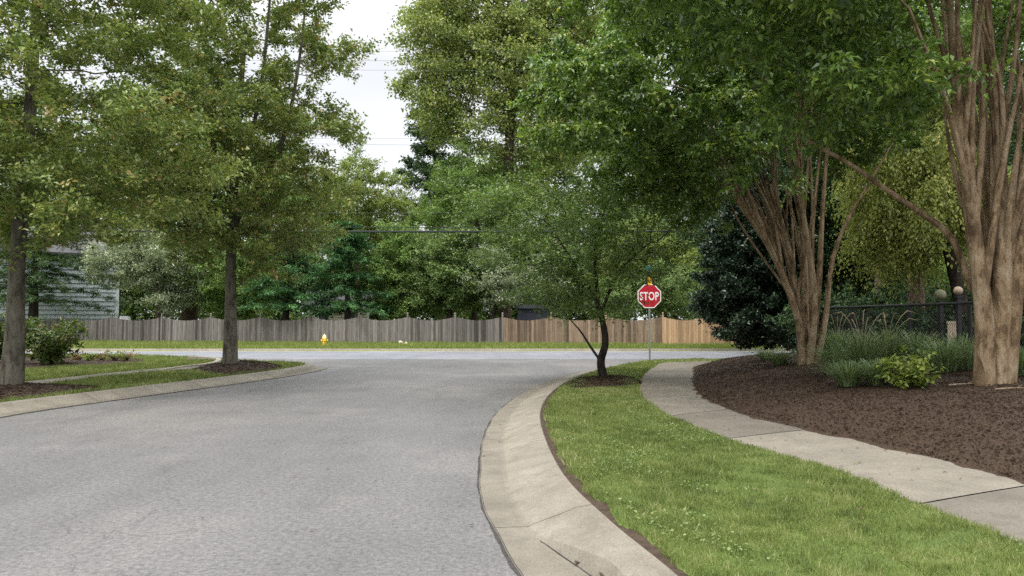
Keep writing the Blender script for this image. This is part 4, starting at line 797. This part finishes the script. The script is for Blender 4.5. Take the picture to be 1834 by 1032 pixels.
# ------------------------------------------------------------------ fire hydrant
M['yellow'] = mat_plain('yellow_hydrant_paint', (0.72, 0.47, 0.03), 0.45, 0.4, var=0.1)
M['pale_yellow'] = mat_plain('pale_yellow_paint', (0.8, 0.68, 0.26), 0.45, 0.4, var=0.08)
def hydrant():
    b = G(581, 620, 0.12); root = thing('fire_hydrant', 'yellow fire hydrant on the grass before the grey fence', 'hydrant', (b[0], b[1], 0.1), 0.3); root.scale = (0.85, 0.85, 0.85)
    a = MB(); a.lathe([(0.0, 0.0), (0.17, 0.0), (0.17, 0.03), (0.11, 0.04), (0.11, 0.1), (0.125, 0.11), (0.125, 0.3), (0.27, 0.31), (0.275, 0.345), (0.13, 0.36), (0.12, 0.42), (0.0, 0.42)][:7] + [(0.12, 0.31), (0.115, 0.5), (0.15, 0.51), (0.155, 0.545), (0.12, 0.55)], k=20); a.build('barrel', M['yellow'], root, True)
    c = MB(); c.lathe([(0.15, 0.552), (0.15, 0.575), (0.135, 0.59), (0.125, 0.66), (0.1, 0.73), (0.06, 0.775), (0.035, 0.785), (0.035, 0.83), (0.0, 0.83)], k=20); c.build('bonnet', M['pale_yellow'], root, True)
    for s, ax in ((1, 'x'), (-1, 'x'), (-1, 'y')):
        n = MB(); pr = np.array([(0.05, 0.09), (0.05, 0.15), (0.075, 0.155), (0.08, 0.2), (0.07, 0.225), (0.025, 0.23), (0.02, 0.26), (0.0, 0.26)]) * (1.15 if ax == 'y' else 1.0); pr[:, 1] *= s
        n.lathe(pr, (0, 0, 0.4), 14, ax); n.build('nozzle_cap', M['yellow'], root, True)
    f = MB(); f.lathe([(0.0, 0.05), (0.24, 0.05), (0.25, 0.07), (0.25, 0.1), (0.22, 0.12), (0.125, 0.125)], k=24)
    for i in range(8): f.lathe([(0.018, 0.1), (0.018, 0.145), (0.0, 0.145)], (0.19 * math.cos(i * .785), 0.19 * math.sin(i * .785), 0), 6)
    f.build('base_flange', M['yellow'], root, True)
hydrant()
# two pale stones in the verge grass
M['stone'] = mat_noise('pale_stone', [(0.3, (0.42, 0.36, 0.27)), (0.7, (0.62, 0.55, 0.42))], 9, 20)
def rock(label, b, s, seed):
    rg = np.random.default_rng(seed); a = MB(); k = 14; pr = [(0.0, 0.0)] + [(math.sin(t) * 1.0, 0.5 - 0.5 * math.cos(t)) for t in np.linspace(0.35, math.pi, 9)]; a.lathe(pr, k=k); v = a.v[0]; n = vnoise(v[:, [0, 2]] * 2 + v[:, 1:2], 1.3, seed); a.v[0] = v * (1 + 0.18 * n[:, None]) * np.array(s)
    root = a.build('stone', M['stone'], None, True); root.location = b; tag(root, label, 'stone', 'pale stones at the foot of the fence')
q = G(718, 618, 0.13); rock('larger left pale stone in the grass at the fence foot', q, (0.13, 0.1, 0.26), 1); q = G(727, 619, 0.13); rock('smaller right pale stone in the grass at the fence foot', q, (0.11, 0.1, 0.19), 2)
# ------------------------------------------------------------------ stop sign
M['red'] = mat_plain('red_reflective_sheet', (0.42, 0.006, 0.02), 0.4, 0.5, var=0.06)
M['white'] = mat_plain('white_reflective_sheet', (0.8, 0.8, 0.8), 0.45, 0.4, var=0.03)
M['steel'] = mat_plain('galvanised_steel', (0.3, 0.33, 0.31), 0.5, 0.5, 0.6)
M['sign_yellow'] = mat_plain('yellow_reflective_sheet', (0.85, 0.48, 0.02), 0.45, 0.4, var=0.05)
M['sign_green'] = mat_plain('green_reflective_sheet', (0.05, 0.28, 0.22), 0.45, 0.4, var=0.05)
M['black_metal'] = mat_plain('black_coated_metal', (0.012, 0.012, 0.014), 0.45, 0.4)
def stop_sign():
    b = G(1164, 646.5, 0.14); Y = b[1]; zc = P(1163, 529.5, Y)[2] - b[2]; s = 42.5 / F * Y / 2
    root = thing('stop_sign', 'red octagonal stop sign on a steel post at the street corner', 'sign', (b[0], b[1], b[2] - 0.02), 0.06)
    p = MB(); zt = P(1163, 474, Y)[2] - b[2]
    p.box((0, 0.03, zt / 2), (0.05, 0.025, zt)); p.box((-0.026, 0.016, zt / 2), (0.012, 0.012, zt)); p.box((0.026, 0.016, zt / 2), (0.012, 0.012, zt)); p.build('post', M['steel'], root)
    def octo(r, y0, y1, rin=None):
        a = [R(22.5 + 45 * i) for i in range(8)]; Ro = r / math.cos(R(22.5)); v = []; f4 = []; f3 = []
        if rin is None:
            for y in (y0, y1): v += [(Ro * math.cos(t), y, zc + Ro * math.sin(t)) for t in a]
            v += [(0, y0, zc), (0, y1, zc)]
            for i in range(8): j = (i + 1) % 8; f4.append((i, j, 8 + j, 8 + i)); f3 += [(16, j, i), (17, 8 + i, 8 + j)]
        else:
            Ri = rin / math.cos(R(22.5))
            for y, q in ((y0, Ro), (y0, Ri), (y1, Ro), (y1, Ri)): v += [(q * math.cos(t), y, zc + q * math.sin(t)) for t in a]
            for i in range(8):
                j = (i + 1) % 8; f4 += [(i, j, 8 + j, 8 + i), (16 + i, 24 + i, 24 + j, 16 + j), (i, 16 + i, 16 + j, j), (8 + i, 8 + j, 24 + j, 24 + i)]
        return v, f4, f3
    m = MB(); m.add(*octo(s * 0.985, -0.003, 0.003)); face = m.build('sign_panel', M['red'], root)
    m = MB(); m.add(*octo(s, -0.0045, -0.0005, s * 0.93)); m.build('border', M['white'], face)
    cu = bpy.data.curves.new('lettering', 'FONT'); cu.body = 'STOP'; cu.align_x = 'CENTER'; cu.align_y = 'CENTER'; cu.extrude = 0.002; cu.offset = 0.016; cu.size = 1.0; cu.space_character = 1.06
    t = bpy.data.objects.new('lettering', cu); COL.objects.link(t); dg = bpy.context.evaluated_depsgraph_get(); me = bpy.data.meshes.new_from_object(t.evaluated_get(dg)); bpy.data.objects.remove(t)
    v = np.zeros(len(me.vertices) * 3); me.vertices.foreach_get('co', v); v = v.reshape(-1, 3); wx = np.ptp(v[:, 0]); wz = np.ptp(v[:, 1])
    cxm = (v[:, 0].max() + v[:, 0].min()) / 2; cym = (v[:, 1].max() + v[:, 1].min()) / 2
    nv = np.column_stack(((v[:, 0] - cxm) * 1.62 * s / wx, -v[:, 2] - 0.006, zc + (v[:, 1] - cym) * 0.70 * s / wz)); me.vertices.foreach_set('co', nv.astype(np.float32).ravel()); me.update()
    me.materials.clear(); me.materials.append(M['white']); link('lettering', me, face)
    for zz in (0.8, -0.78): bo = MB(); bo.lathe([(0.0, -0.012), (0.012, -0.011), (0.014, -0.004)], (0, 0, zc + s * zz), 8, 'y'); bo.build('bolt', M['steel'], face)
    zy = P(1163, 502, Y)[2] - b[2]; y = MB(); y.box((0.02, -0.006, zy + 0.01), (0.15, 0.004, 0.31), 0.12); y.build('yellow_plate', M['sign_yellow'], root)
    y = MB(); y.box((0.02, 0.006, zy), (0.25, 0.006, 0.34), 0.12); y.build('dark_plate', M['black_metal'], root)
    zg = P(1163, 480, Y)[2] - b[2]; g = MB(); g.box((0, 0.0, zg), (0.5, 0.004, 0.16), 0.9); g.build('street_name_blade', M['sign_green'], root)
stop_sign()
# ------------------------------------------------------------------ black fence behind the planting
def black_fence():
    # top rail rises towards the viewer along the bank
    pts = [np.array((8.95, 22.6)), np.array((9.25, 18.6)), np.array((8.86, 14.4)), np.array((10.6, 12.2)), np.array((16, 10))]
    a = P(1478, 552, 21.0)[:2]; b = P(1628, 546, 17.6)[:2]; c = P(1736, 541, 15.4)[:2]; d = (c - b) / np.linalg.norm(c - b)
    line = np.vstack((a - (b - a) / np.linalg.norm(b - a) * 1.5, a, P(1526, 550, 19.8)[:2], b, c, c + d * 2.3, c + d * 4.6)); gz = 0.62
    root = thing('black_fence', 'black metal fence with a round top rail behind the grass planting', 'fence', (*a, gz)); o3 = np.array((*a, gz))
    tops = np.array([(*p, H) for p in line]); zt = [1.9] * len(line)
    r = MB(); q = np.column_stack((line, np.full(len(line), 1.9))) - o3; r.tube(q, 0.032, 8); r.build('top_rail', M['black_metal'], root)
    r = MB(); q2 = q.copy(); q2[:, 2] = 0.12; r.tube(q2, 0.018, 6); r.build('bottom_rail', M['black_metal'], root)
    for p in q:
        m = MB(); m.tube([(p[0], p[1], -0.1), (p[0], p[1], p[2] + 0.02)], 0.042, 8); m.build('post', M['black_metal'], root)
    for i in range(len(q) - 1):                                # woven wire in each bay
        A, B = q[i], q[i + 1]; ln = np.linalg.norm((B - A)[:2]); d = (B - A) / ln; m = MB(); hgt = 1.16; s = -hgt
        while s < ln:
            for sg in (0, 1):
                t0, t1 = (s, s + hgt) if sg == 0 else (s + hgt, s); z0, z1 = 0.12, 0.12 + hgt; lo, hi = (t0, t1)
                P0 = np.array((t0, z0)); P1 = np.array((t1, z1)); D = P1 - P0
                if abs(D[0]) > 1e-6:
                    ta, tb = sorted(((0 - P0[0]) / D[0], (ln - P0[0]) / D[0])); ta, tb = max(ta, 0), min(tb, 1)
                    if tb - ta > 0.02:
                        e0, e1 = P0 + D * ta, P0 + D * tb; m.tube([A * (1, 1, 0) + d * (1, 1, 0) * e0[0] + np.array((0, 0, e0[1])), A * (1, 1, 0) + d * (1, 1, 0) * e1[0] + np.array((0, 0, e1[1]))], 0.003, 3, cap=False)
            s += 0.075
        if m.n: m.build('wire_mesh', M['black_metal'], root)
black_fence()
M['dark_louvre'] = mat_plain('dark_louvre', (0.03, 0.032, 0.042), 0.5, 0.4)
def louvre_box():
    p = P(1500, 590, 22.3); root = thing('utility_box', 'dark louvred utility box behind the left end of the black fence', 'utility box', (p[0], p[1], 0.6)); m = MB(); m.box((0, 0, 0.6), (0.86, 0.7, 1.2)); m.build('body', M['black_metal'], root); m = MB()
    for k in range(11): m.box((0, -0.36, 0.2 + k * 0.09), (0.78, 0.03, 0.05), 0, top=(0.78, 0.01))
    m.build('louvres', M['dark_louvre'], root); m = MB(); m.box((0, 0, 1.225), (0.92, 0.76, 0.04)); m.build('lid', M['dark_louvre'], root)
louvre_box()
M['cream'] = mat_plain('cream_stone', (0.36, 0.29, 0.21), 0.8, 0.2, var=0.2)
M['grey_green'] = mat_plain('mossy_stone', (0.2, 0.2, 0.13), 0.85, 0.2, var=0.25)
def ball_post(label, px, py, Y, r, mat):
    p = P(px, py, Y); root = thing('ball_ornament', label, 'garden ornament', (p[0], p[1], 0.55)); h = p[2] - 0.55; m = MB(); m.box((0, 0, (h - r) / 2), (0.09, 0.09, h - r - 0.05)); m.box((0, 0, h - r - 0.04), (0.14, 0.14, 0.05)); m.build('post', M['black_metal'], root)
    m = MB(); m.lathe([(r * math.sin(t) + 1e-4, h - r * math.cos(t)) for t in np.linspace(0, math.pi, 12)], k=16); m.build('ball', mat, root, True)
ball_post('cream ball ornament on a dark post behind the black fence', 1716, 521, 18, 0.105, M['cream']); ball_post('mossy ball ornament left of the cream one behind the fence', 1684, 528, 19, 0.14, M['grey_green'])
def chair():
    p = P(1725, 606, 18.5); root = thing('garden_chair', 'cream slatted garden chair seen through the black fence', 'chair', (p[0], p[1], 0.5), 0.5); w_ = M['cream']
    m = MB(); 
    for k in range(5): m.box((-0.2 + k * 0.1, 0, 0.42), (0.085, 0.46, 0.02))
    m.build('seat', w_, root); m = MB()
    for k in range(5): m.box((-0.2 + k * 0.1, 0.24, 0.72), (0.07, 0.018, 0.52))
    m.box((0, 0.24, 0.99), (0.52, 0.03, 0.06)); m.build('backrest', w_, root)
    for x in (-0.22, 0.22):
        for y in (-0.2, 0.24): m = MB(); m.box((x, y, 0.2), (0.045, 0.045, 0.41)); m.build('leg', w_, root)
chair()
def lattice():
    p = P(1411, 572, 30); root = thing('lattice_panel', 'white lattice panel glimpsed left of the far crape myrtle trunk', 'lattice', (p[0], p[1], 0.45)); m = MB(); w_, h = 0.5, 1.5
    for k in range(-4, 9):
        for sg in (1, -1):
            x0 = k * 0.2 - 0.3; a = np.array((x0, 0)); b = np.array((x0 + sg * h * 0.7, h)); 
            ts = [t for t in np.linspace(0, 1, 40) if abs((a + (b - a) * t)[0]) <= w_ / 2]
            if len(ts) > 2: q0, q1 = a + (b - a) * ts[0], a + (b - a) * ts[-1]; m.tube([(q0[0], 0.01 * sg, q0[1]), (q1[0], 0.01 * sg, q1[1])], 0.018, 4)
    m.build('slats', M['white'], root); m = MB()
    for x in (-w_ / 2, w_ / 2): m.box((x, 0, h / 2), (0.05, 0.05, h))
    for z in (0.03, h - 0.03): m.box((0, 0, z), (w_ - 0.05, 0.045, 0.05))
    m.build('frame', M['white'], root)
lattice()
# ------------------------------------------------------------------ houses beyond the fence
M['siding'] = mat_noise('blue_grey_siding', [(0.3, (0.33, 0.38, 0.4)), (0.7, (0.4, 0.45, 0.47))], 2.5, rough=0.6)
M['trim'] = mat_plain('pale_trim', (0.6, 0.64, 0.66), 0.5, 0.3, var=0.04)
M['roof'] = mat_noise('grey_shingle', [(0.3, (0.05, 0.05, 0.055)), (0.7, (0.1, 0.1, 0.1))], 12, 40)
M['pale_siding'] = mat_plain('pale_siding', (0.62, 0.55, 0.5), 0.7, 0.2, var=0.08)
M['glass'] = mat_plain('dark_window_glass', (0.03, 0.04, 0.05), 0.1, 0.6, var=0.1)
def house(name, label, pr, Y, wdt, dep, hgt, siding, board=0.3, gable=2.6, winx=()):
    x1 = P(pr, 500, Y)[0]; rz = math.atan2(-x1, Y); c_, s_ = math.cos(rz), math.sin(rz); root = thing(name, label, 'house', (x1 - (wdt / 2) * c_ - (dep / 2) * s_, Y - (wdt / 2) * s_ + (dep / 2) * c_, 0.1), rz); m = MB(); z = 0.3; m.box((0, 0, hgt / 2), (wdt - 0.1, dep - 0.1, hgt))
    while z + board <= hgt + 0.01:                            # lapped boards, each leaning out over the one below
        for (cx, cy, lx, rot) in ((0, -dep / 2, wdt - 0.1, 0), (wdt / 2, 0, dep - 0.1, math.pi / 2), (-wdt / 2, 0, dep - 0.1, -math.pi / 2), (0, dep / 2, wdt - 0.1, math.pi)):
            c, s = math.cos(rot), math.sin(rot); v = np.array([(-lx / 2, -0.03, z), (lx / 2, -0.03, z), (lx / 2, 0.025, z + board), (-lx / 2, 0.025, z + board), (-lx / 2, 0.05, z), (lx / 2, 0.05, z)])
            m.add(np.column_stack((v[:, 0] * c - v[:, 1] * s + cx, v[:, 0] * s + v[:, 1] * c + cy, v[:, 2])), [(0, 1, 2, 3), (0, 4, 5, 1)])
        z += board
    m.build('wall', siding, root); m = MB()
    for x in (-1, 1):
        for y in (-1, 1): m = MB(); m.box((x * (wdt / 2 - 0.03), y * (dep / 2 - 0.03), hgt / 2), (0.22, 0.22, hgt)); m.build('corner_board', M['trim'], root)
    m = MB(); m.tube([(wdt / 2 + 0.16, -dep / 2 + 0.1, 0), (wdt / 2 + 0.16, -dep / 2 + 0.1, hgt)], 0.05, 8); m.build('downspout', M['black_metal'], root)
    a, b = wdt / 2 + 0.4, dep / 2 + 0.4; m = MB(); v = [(-a, -b, hgt - 0.1), (a, -b, hgt - 0.1), (a, b, hgt - 0.1), (-a, b, hgt - 0.1), (-a, 0, hgt + gable), (a, 0, hgt + gable), (-a, -b, hgt + 0.06), (a, -b, hgt + 0.06), (a, b, hgt + 0.06), (-a, b, hgt + 0.06), (-a, 0, hgt + gable + 0.16), (a, 0, hgt + gable + 0.16)]
    m.add(v, [(6, 7, 11, 10), (8, 9, 10, 11), (0, 4, 5, 1), (2, 5, 4, 3), (0, 1, 7, 6), (2, 3, 9, 8), (0, 6, 10, 4), (4, 10, 9, 3), (1, 5, 11, 7), (5, 2, 8, 11)]); m.build('roof', M['roof'], root)
    for x in (-1, 1): m = MB(); m.add([(x * (wdt / 2 - 0.05), -dep / 2, hgt - 0.05), (x * (wdt / 2 - 0.05), dep / 2, hgt - 0.05), (x * (wdt / 2 - 0.05), 0, hgt + gable - 0.1)], f3=[(0, 1, 2)]); m.build('gable', siding, root)
    for x in winx:
        f = MB(); f.box((x, -dep / 2 - 0.05, 1.9), (1.0, 0.08, 1.3)); w1 = f.build('window', M['trim'], root); f = MB(); f.box((x, -dep / 2 - 0.09, 1.9), (0.82, 0.02, 1.12)); f.build('pane', M['glass'], w1)
house('grey_house', 'blue-grey house with lapped siding behind the left end of the fence', 212, 58, 13, 9, 6.6, M['siding'], 0.34, winx=(-3.5,))
house('pale_house', 'pale pinkish house glimpsed below the conifers', 660, 64, 5, 6, 2.6, M['pale_siding'], 0.25, 1.4, (-1.2, 1.0))
M['navy'] = mat_plain('dark_navy_board', (0.02, 0.022, 0.032), 0.6, 0.3)
def shed():
    p = P(955, 560, 49.5); root = thing('garden_shed', 'dark navy shed top showing above the fence left of the corner tree', 'shed', (p[0], p[1], 0.1)); m = MB(); m.box((0, 0, 1.15), (2.1, 1.6, 2.3)); m.build('wall', M['navy'], root); m = MB(); m.box((0, 0, 2.42), (2.5, 2.0, 0.24), top=(1.7, 1.3)); m.build('roof', M['navy'], root)
    m = MB(); m.box((0, -0.815, 1.0), (0.9, 0.03, 1.9)); m.build('door', M['navy'], root)
shed()
def tarp_boat():
    p = P(224, 556, 52.5); root = thing('covered_trailer', 'small white covered trailer beside the grey house corner', 'trailer', (p[0], p[1], 0.12), 0.4); m = MB(); m.box((0, 0, 1.35), (0.95, 1.8, 0.9), top=(0.5, 1.3)); m.build('cover', M['white'], root); m = MB(); m.box((0, 0, 0.68), (0.95, 1.8, 0.42)); m.build('body', M['dark_louvre'], root)
    for x in (-1, 1): m = MB(); m.lathe([(0.0, -0.08), (0.27, -0.08), (0.3, -0.05), (0.3, 0.05), (0.27, 0.08), (0.0, 0.08)], (x * 0.56, 0, 0.3), 16, 'x'); m.build('wheel', M['black_metal'], root)
tarp_boat()
# ------------------------------------------------------------------ overhead cables
M['cable'] = mat_plain('black_cable', (0.02, 0.022, 0.024), 0.6, 0.3); M['wire'] = mat_plain('grey_wire', (0.08, 0.09, 0.09), 0.8, 0.1)
def cable(name, label, y0, y1, Y, r, mat, sag=0.25):
    a = P(CX - 1700, y0, Y); b = P(CX + 1700, y1, Y); t = np.linspace(0, 1, 40)[:, None]; q = a * (1 - t) + b * t; q[:, 2] += sag * ((2 * t[:, 0] - 1) ** 2 - 0.1); m = MB(); m.tube(q, r, 6)
    tag(m.build(name, mat), label, 'cable', 'utility cables over the cross street')
cable('utility_cable', 'thickest black utility cable, the lowest one crossing the trees', 416, 412.5, 44, 0.058, M['cable'])
cable('utility_cable', 'thin dark cable just above the thickest one', 407, 406.5, 44.4, 0.018, M['cable'])
cable('utility_cable', 'pale wire above the dark cables, against the trees', 384, 377, 43, 0.009, M['wire'])
cable('utility_cable', 'upper wire crossing the bottom of the sky gap', 246, 250, 43, 0.006, M['wire'])
cable('utility_cable', 'wire sloping into the narrow dark tree', 244, 278, 43.4, 0.007, M['wire'])
cable('utility_cable', 'lowest of the three fine wires high in the sky gap', 124, 127, 43, 0.007, M['wire'])
cable('utility_cable', 'middle of the three fine wires high in the sky gap', 107, 110, 43.5, 0.007, M['wire'])
cable('utility_cable', 'topmost of the three fine wires high in the sky gap', 91, 92, 44, 0.006, M['wire'])
# fallen twigs on the mulch
tw = [(1735, 692, 'twig left of the nearest crape myrtle base'), (1824, 700, 'twig right of the nearest crape myrtle base')]
for k, (u, v, lb) in enumerate(tw):
    b = GB(u, v); rg = np.random.default_rng(k); a = rg.uniform(-0.6, 0.6); m = MB(); q = np.array([(-0.3 * math.cos(a), -0.3 * math.sin(a), 0.02), (0, 0.02, 0.035), (0.3 * math.cos(a), 0.3 * math.sin(a), 0.03)]); m.tube(spline(q, 8), np.linspace(0.012, 0.004, 8), 5); m.tube([(0, 0.02, 0.035), (0.12, 0.1, 0.07)], [0.006, 0.003], 4); o = m.build('fallen_twig', M['bark_tan']); o.location = b; tag(o, lb, 'twig', 'fallen twigs on the mulch bank')

# fallen leaves on the road edge, walk and grass
def litter():
    rg = np.random.default_rng(77); P_ = []
    for k in range(420):
        i = int(rg.integers(20, 200)); q = B_R[i] + np.array((-0.75 + rg.normal(0.0, 0.25), 0)); P_.append((*q, 0.02)) if k % 3 == 0 else None
        u = rg.random(); i = int(rg.integers(10, 150)); a, b = SL[i], SR[min(i, len(SR) - 1)]; q = a * (1 - u) + b * u; P_.append((*q, 0.162))
        if k % 2: i = int(rg.integers(10, 170)); u = rg.random(); j = int(i * len(SL) / len(B_R)); q = B_R[i] * (1 - u) + SL[j] * u; P_.append((*q, 0.185))
        if k % 5 == 0: P_.append((rg.uniform(-9, 0), rg.uniform(5, 26), 0.012))
    p = np.array(P_); n = len(p); a = rg.uniform(0, 6.283, n); l = rg.uniform(0.018, 0.045, n)[:, None]; d = np.column_stack((np.cos(a), np.sin(a), rg.normal(0, 0.15, n))); w_ = np.column_stack((-np.sin(a), np.cos(a), rg.normal(0, 0.2, n)))
    V = np.stack((p - d * l / 2, p + w_ * l * 0.3 + (0, 0, 0.006), p + d * l / 2, p - w_ * l * 0.3 + (0, 0, 0.005)), 1).reshape(-1, 3)
    ob = link('fallen_leaves', mesh_np('fallen_leaves', V, np.arange(4 * n).reshape(-1, 4), M['litter'], False, {'tint': np.repeat(rg.random(n), 4)})); ob['kind'] = 'stuff'
M['litter'] = mat_leaf('dry_leaf', [(0.0, (0.05, 0.03, 0.016)), (0.6, (0.13, 0.085, 0.045)), (1.0, (0.2, 0.18, 0.06))], 0.15, 0.7)
litter()

# clover and other broad-leaved weeds in the strip of grass
def clover():
    rg = np.random.default_rng(88); lo, hi = np.array((0.0, 3.5)), np.array((5.0, 20.0)); p = lo + rg.random((60000, 2)) * (hi - lo); p = p[sdist(p, lawn_r) > 0.05]
    k = vnoise(p, 0.9, 21) + 0.8 * vnoise(p, 2.7, 22); p = p[(k > 0.45) & (rg.random(len(p)) < 0.7)]; n = len(p)
    nr = unit(np.column_stack((rg.standard_normal((n, 2)) * 0.35, np.ones(n)))); d = unit(np.cross(nr, rg.standard_normal((n, 3)))); w_ = np.cross(nr, d); c = np.column_stack((p, 0.178 + rg.uniform(0, 0.022, n))); l = rg.uniform(0.012, 0.03, n)[:, None]
    V = np.stack((c - d * l * 0.5, c + w_ * l * 0.42 + nr * l * 0.1, c + d * l * 0.5, c - w_ * l * 0.42 + nr * l * 0.1), 1).reshape(-1, 3)
    ob = link('clover', mesh_np('clover', V, np.arange(4 * n).reshape(-1, 4), M['clover'], False, {'tint': np.repeat(rg.random(n), 4)})); ob['kind'] = 'stuff'
M['clover'] = mat_leaf('clover_leaf', [(0.0, (0.08, 0.125, 0.035)), (0.6, (0.145, 0.2, 0.06)), (1.0, (0.21, 0.26, 0.095))], 0.25, 0.5)
clover()
